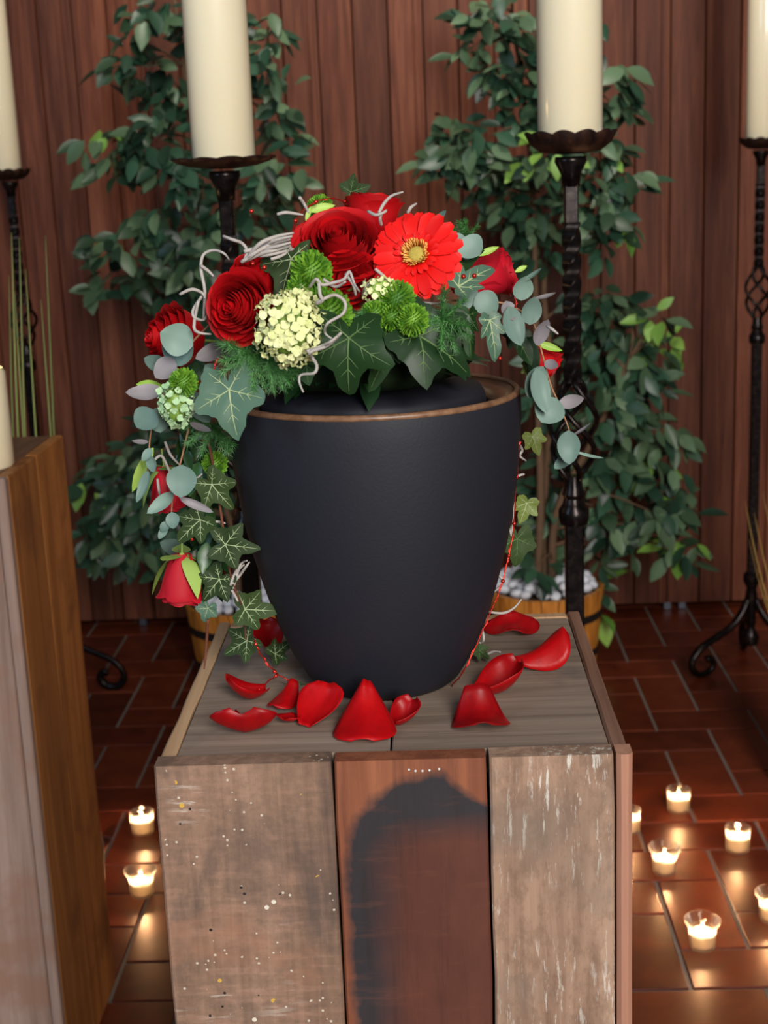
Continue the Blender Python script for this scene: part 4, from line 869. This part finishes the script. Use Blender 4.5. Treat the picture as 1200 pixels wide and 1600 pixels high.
for pts in ([(819, 741), (808, 745), (803, 760), (802, 784), (803, 801), (799, 835)], [(798, 800), (794, 815), (799, 838)], [(783, 870), (779, 896), (787, 908), (780, 918), (769, 927)], [(763, 956), (786, 958), (803, 950), (815, 936)], [(753, 982), (756, 998), (752, 1004), (747, 1004)], [(762, 1022), (772, 1018), (782, 1019)], [(812, 695), (816, 704), (812, 712), (822, 720)]):
    tendril(1.11, pts, 0.0012)
for pts in ([(360, 915), (366, 898), (378, 880), (386, 876)], [(363, 912), (374, 900), (384, 886), (390, 878)], [(364, 920), (372, 892), (382, 882)], [(338, 815), (346, 816), (352, 818)], [(240, 720), (252, 712), (262, 730), (268, 745), (274, 760)], [(246, 748), (248, 764), (250, 776)], [(262, 752), (268, 768), (272, 770)], [(298, 742), (306, 748), (316, 740)], [(258, 690), (266, 710), (280, 726)], [(362, 922), (368, 932), (372, 940)]):
    tendril(1.06, pts, 0.0012)
tendril(1.03, [(325, 968), (323, 1000), (321, 1028), (319, 1045)], 0.0012, TWIG, 'twig')
tendril(1.06, [(310, 660), (325, 690), (335, 740), (345, 800), (352, 850), (362, 905), (378, 945)], 0.0012, TWIG, 'twig')
tendril(1.08, [(360, 905), (375, 945), (382, 975), (384, 1000)], 0.001, TWIG, 'twig')

# red copper wire with beads
def wire(path3, beads):
    P = smooth_path(path3, 5); m = MB(); m.tube(P, 0.0005, 5)
    Q = [p + Vector((0.0011 * math.cos(i * 1.7), 0.0008 * math.sin(i * 1.1), 0.0009 * math.sin(i * 1.7))) for i, p in enumerate(P)]; m.tube(Q, 0.0003, 4)
    o = part('red_wire', m, REDW, arr, label='thin twisted red copper wire')
    for k in beads:
        b = MB(); b.ball(P[k % len(P)] + Vector((0, -0.0012, 0)), 0.0017, 8, 5); part('bead', b, REDW, o)
wire([aty(812, 690, 1.08), aty(806, 760, 1.09), aty(802, 830, 1.09), aty(793, 876, 1.085), aty(783, 916, 1.08), aty(763, 965, 1.075), aty(743, 1011, 1.07), aty(723, 1051, 1.065), atz(706, 1071, ZT + 0.001)], [4, 9, 14, 19])
wire([aty(398, 1000, 1.10), aty(405, 1018, 1.10), aty(420, 1040, 1.10), aty(432, 1053, 1.09), aty(420, 1064, 1.08), aty(404, 1078, 1.07)], [2, 13, 16])
wire([aty(432, 1053, 1.09), aty(446, 1060, 1.085), aty(456, 1068, 1.085), aty(466, 1082, 1.08)], [8])
wire([aty(340, 560, 0.99), aty(330, 585, 0.99), aty(310, 598, 1.0), aty(296, 604, 1.0)], [])
wire([aty(452, 380, 1.0), aty(462, 345, 1.03), aty(482, 322, 1.05), aty(515, 310, 1.06), aty(555, 318, 1.07), aty(590, 320, 1.07)], [5, 12, 18])
wire([aty(805, 455, 1.06), aty(806, 480, 1.06), aty(804, 500, 1.06)], [])
for (px, py, Y) in ((393, 330, 1.06), (395, 412, 1.0), (413, 418, 0.99), (290, 771, 1.06), (300, 842, 1.06), (724, 432, 1.0), (741, 431, 1.0), (781, 560, 1.05)):
    b = MB(); b.ball(aty(px, py, Y), 0.0018, 8, 5); part('bead', b, REDW, arr)

# viburnum clusters, lime button blooms, fern tufts
def floret_me(mat):
    m = MB(); vs = [(0, 0, 0.12)]; n = 20
    for k in range(n):
        a = 2 * PI * k / n; r = 0.80 + 0.20 * abs(math.cos(2 * a)); vs.append((r * math.cos(a), r * math.sin(a), 0.30 * r * r + 0.12 * math.cos(4 * a)))
    m.add(vs, [(0, 1 + k, 1 + (k + 1) % n) for k in range(n)]); m.tube([(0, 0, -0.7), (0, 0, 0.1)], [0.12, 0.3], 5); return m.mesh('floret', mat)
FLM, FLG = floret_me(FLORET), floret_me(FLOREG)
def cluster(px, py, Y, rx, rz, me, n, fr, label, stem=SEPAL):
    c = aty(px, py, Y); m = MB(); m.ball(c, 1.0, 10, 6, (rx * 0.8, min(rx, rz) * 0.6, rz * 0.85)); o = part('flower_cluster', m, stem, arr, label=label)
    for k in range(n):
        y = 1 - 2 * (k + 0.5) / n; r = math.sqrt(1 - y * y); a = k * 2.39996
        d = Vector((r * math.cos(a), r * math.sin(a), y)); d.y = d.y
        if d.y > 0.45: continue
        s = 1 + U(-0.10, 0.20) + 0.25 * noise.noise((d.x * 2.5 + px, d.y * 2.5, d.z * 2.5)); q = c + Vector((d.x * rx * s, d.y * min(rx, rz) * 0.8 * s, d.z * rz * s))
        inst('floret', me, o, frame(q, d + Vector((U(-.6, .6), U(-.6, .2), U(-.4, .7))), (U(-1, 1), 0, 1), fr * U(0.85, 1.15)))
cluster(452, 512, 0.962, 0.0195, 0.0225, FLM, 170, 0.0036, 'cream green viburnum flower cluster')
cluster(470, 478, 0.968, 0.0095, 0.010, FLM, 40, 0.0034, 'cream green viburnum flower cluster')
cluster(274, 632, 1.0, 0.011, 0.015, FLG, 60, 0.0032, 'small pale green flower cluster')
cluster(595, 452, 0.985, 0.012, 0.008, FLM, 40, 0.0026, 'small cream green flower cluster')
def button(px, py, Y, r, n=260):
    r *= 0.82
    c = aty(px, py, Y); m = MB(); m.ball(c, r * 0.7, 10, 6)
    for k in range(n):
        y = 1 - 2 * (k + 0.5) / n; q = math.sqrt(1 - y * y); a = k * 2.39996; d = Vector((q * math.cos(a), q * math.sin(a), y))
        w = d.orthogonal().normalized() * r * 0.07; b = c + d * r * 0.6; e = c + d * r * U(0.92, 1.08); t = d.cross(w)
        m.add([b - w, b + w, e + w * 1.2, e + t * 0.9 + d * r * 0.05, e - w * 1.2], [(0, 1, 2, 3, 4)])
    o = part('button_bloom', m, BUTTON, arr); o['kind'] = 'stuff'
for q in ((487, 425, 0.99, 0.0175), (470, 450, 0.985, 0.012), (515, 490, 0.978, 0.0195), (500, 470, 0.985, 0.012), (496, 528, 0.972, 0.010), (620, 468, 0.985, 0.016), (645, 500, 0.975, 0.0135), (612, 495, 0.98, 0.012), (287, 598, 1.0, 0.0125), (500, 325, 1.08, 0.012), (336, 725, 1.07, 0.012), (586, 492, 0.98, 0.012)): button(*q)
SEP2 = leafmat('lime_leaf', C(140, 176, 70), C(170, 200, 96), 0.5, False)
def blade_leaf(bx, by, tx, ty, Y, w, n, mat, name='slim_leaf'):
    b, tp = aty(bx, by, Y), aty(tx, ty, Y); l = (tp - b).length; d = (tp - b).normalized(); nn = Vector(n); nn = nn - d * nn.dot(d)
    def fn(u, v):
        x = (u - 0.5) * 2; ww = w * math.sin(PI * min(1, v * 0.96 + 0.04)) ** 0.8; return (x * ww, v, 0.12 * abs(x) * w * 3 - 0.1 * v * v)
    m = MB(); m.grid(fn, 4, 8); inst(name, m.mesh(name, mat), arr, frame(b, nn, d, l))
for q in ((480, 330, 524, 320, 1.06, 0.16, F, SEP2), (478, 345, 486, 322, 1.05, 0.16, F, SEP2), (745, 400, 780, 385, 1.08, 0.14, F, SEP2), (805, 425, 824, 415, 1.1, 0.2, F, SEP2), (835, 535, 880, 548, 1.10, 0.13, F, SEP2), (640, 508, 560, 512, 0.985, 0.22, vw(0, .8, .5), IVYD), (690, 478, 740, 505, 1.01, 0.22, vw(.1, .7, .6), IVYD), (820, 520, 838, 590, 1.09, 0.2, FR, IVYD), (545, 480, 560, 520, 0.98, 0.3, F, IVYO), (255, 605, 212, 600, 1.03, 0.2, F, SEP2), (235, 705, 205, 770, 1.05, 0.12, F, SEP2), (240, 700, 222, 730, 1.04, 0.2, F, SEP2), (300, 690, 345, 665, 1.06, 0.2, FE, EUC)): blade_leaf(*q)
def fern(px, py, Y, dirs, ln, n=16):
    m = MB(); c0 = aty(px, py, Y); dirs = [d for q in dirs for d in (q, (q[0] + U(-.6, .6), q[1], q[2] + U(-.5, .5)))]
    for d in dirs:
        d = Vector(d).normalized()
        for s in range(22):
            t = s / 21; b = c0 + d * ln * t
            for k in range(7):
                e = (d * U(0.4, 1.1) + Vector((U(-1, 1), U(-1, 1), U(-1, 1))) * 0.9).normalized() * ln * U(0.3, 0.55) * (1 - 0.35 * t)
                w = e.orthogonal().normalized() * 0.00026; w2 = e.cross(w).normalized() * 0.00026
                m.add([b + w, b - w * 0.5 + w2, b - w * 0.5 - w2, b + e], [(0, 1, 3), (1, 2, 3), (2, 0, 3)])
    o = part('fern_tuft', m, FERN, arr, False); o['kind'] = 'stuff'
fern(395, 555, 0.985, [(1, -.2, -1), (0, -.3, -1), (-.8, -.2, -.4), (1.2, -.2, .1), (-.3, -.3, .2)], 0.024)
fern(330, 665, 1.04, [(0.8, -.2, -1), (-.4, -.3, -1), (1, -.2, 0), (-1, 0, 0.3)], 0.022)
fern(690, 500, 0.99, [(1, -.2, -.6), (0, -.4, -.5), (-.8, -.2, -.2), (.6, -.2, .5)], 0.022)
fern(548, 515, 0.985, [(.2, -.3, -1), (-.8, -.2, -.4), (.9, -.2, -.2)], 0.02)
fern(590, 480, 0.985, [(.6, -.3, .2), (-.6, -.2, -.2), (.1, -.2, -.8)], 0.018)
fern(725, 375, 1.09, [(-.7, -.2, .7), (.6, -.2, .6), (0, -.2, 1)], 0.014)
fern(420, 560, 0.98, [(.5, -.2, -1), (.1, -.3, -1), (.9, 0, -.5)], 0.022)
# dark filler leaves between the blooms
fm = [ficus_mesh('filler_leaf', 0, 1, 0.5, 0.25, 0.2).mesh('filler_leaf', DARKL) for _ in range(2)]
for k in range(110):
    a = U(0, 2 * PI); rr = U(0.045, 0.082 if math.sin(a) < 0.3 else 0.098); q = Vector((UX - 0.008 + rr * math.cos(a), UY + rr * 0.92 * math.sin(a), ZR + U(0.024, 0.06) * (1.25 - rr * 7)))
    d = Vector((math.cos(a), math.sin(a), U(-.35, .5))); inst('filler_leaf', random.choice(fm), arr, frame(q, Vector((U(-.4, .4), U(-.8, 0), 1)), d, U(0.018, 0.032)))
for k in range(46):       # the trailing left side
    t = R(); px = 296 + 48 * t + U(-30, 14); py = 560 + 350 * t; q = aty(px, py, 1.085 + U(-.015, .02))
    inst('filler_leaf', random.choice(fm), arr, frame(q, vw(U(-.7, .5), U(-.1, .8), 0.8), (U(-.6, .6), 0, -1), U(0.016, 0.03)))

# ------------------------------------------------------------------ loose rose petals
LP = petalmat('loose_rose_petal', C(124, 3, 8), C(180, 7, 13), 0.4, 0.12, 20)
def loose(px, py, w, l, head, cup, curl, tilt, label, seed, roll=0.0, nar=0.28):
    c = atz(px, py, ZT); mp = mpp(c); W, Lh = w * mp * 0.5, l * mp
    def fn(u, v):
        x = (u - 0.5) * 2; ww = W * (nar + (1 - nar) * math.sin(min(1.0, v * 1.2 + 0.05) * PI / 2)) * (1 if v < 0.7 else math.sqrt(max(0.0, 1 - ((v - 0.7) / 0.32) ** 2)))
        y = (v - 0.5) * Lh; z = cup * W * x * x * (0.4 + 0.6 * math.sin(PI * v)) + curl * Lh * (v - 0.45) ** 2 * 1.6 + 0.08 * W * noise.noise((x * 1.6 + seed, v * 2.2, seed))
        return (x * ww, y, z)
    m = MB(); m.grid(fn, 10, 10)
    M = Matrix.Rotation(math.radians(head), 4, 'Z') @ Matrix.Rotation(math.radians(tilt), 4, 'X') @ Matrix.Rotation(math.radians(roll), 4, 'Y')
    m.v = [tuple(M @ Vector(p)) for p in m.v]; lo = min(p[2] for p in m.v)
    m.v = [(p[0] + c.x, p[1] + c.y, p[2] - lo + ZT + 0.0004) for p in m.v]
    me = m.mesh('rose_petal', LP, True, (c.x, c.y, ZT)); o = bpy.data.objects.new('rose_petal', me); COL.objects.link(o); o.location = (c.x, c.y, ZT)
    md = o.modifiers.new('thickness', 'SOLIDIFY'); md.thickness = 0.0005; md.offset = 1.0
    o['label'] = label; o['category'] = 'petal'; o['group'] = 'loose rose petals on the pedestal'
loose(381, 1094, 66, 70, 115, 0.6, 0.7, 18, 'curled red rose petal at the far left, above the wide saucer shaped one', 1)
loose(383, 1146, 108, 66, 180, 0.45, 1.0, 16, 'wide saucer shaped red rose petal at the front left', 2)
loose(445, 1100, 46, 62, 150, -0.5, 0.3, -26, 'small folded red rose petal under the end of the red wire', 3)
loose(454, 1128, 40, 40, 160, 0.5, 0.4, 5, 'small dark red petal squeezed left of the round cupped petal', 4)
loose(500, 1122, 80, 84, -25, 0.35, 0.4, 30, 'round cupped red rose petal left of the large pointed petal', 5)
loose(571, 1142, 100, 116, 178, -0.42, 0.35, -33, 'large pointed red rose petal in front of the urn', 6, nar=0.10)
loose(635, 1128, 52, 56, -40, 0.8, 0.7, 20, 'small cupped red rose petal right of the large pointed petal', 7)
loose(750, 1130, 92, 92, 184, -0.3, 0.7, -26, 'broad red rose petal in front on the right, nearest to the front edge', 8, nar=0.38)
loose(788, 1080, 72, 82, -58, 0.9, 0.6, 20, 'folded red rose petal between the broad front one and the right hand one', 9)
loose(846, 1040, 74, 90, -72, -0.8, 0.25, 24, 'curled red rose petal nearest to the right edge of the pedestal', 10)
loose(800, 990, 90, 50, 0, -0.3, 0.4, 14, 'long flat red rose petal at the back right corner', 11)
loose(420, 1008, 52, 64, 20, 0.6, 0.6, 26, 'red rose petal beside the ivy at the back left of the urn', 12)
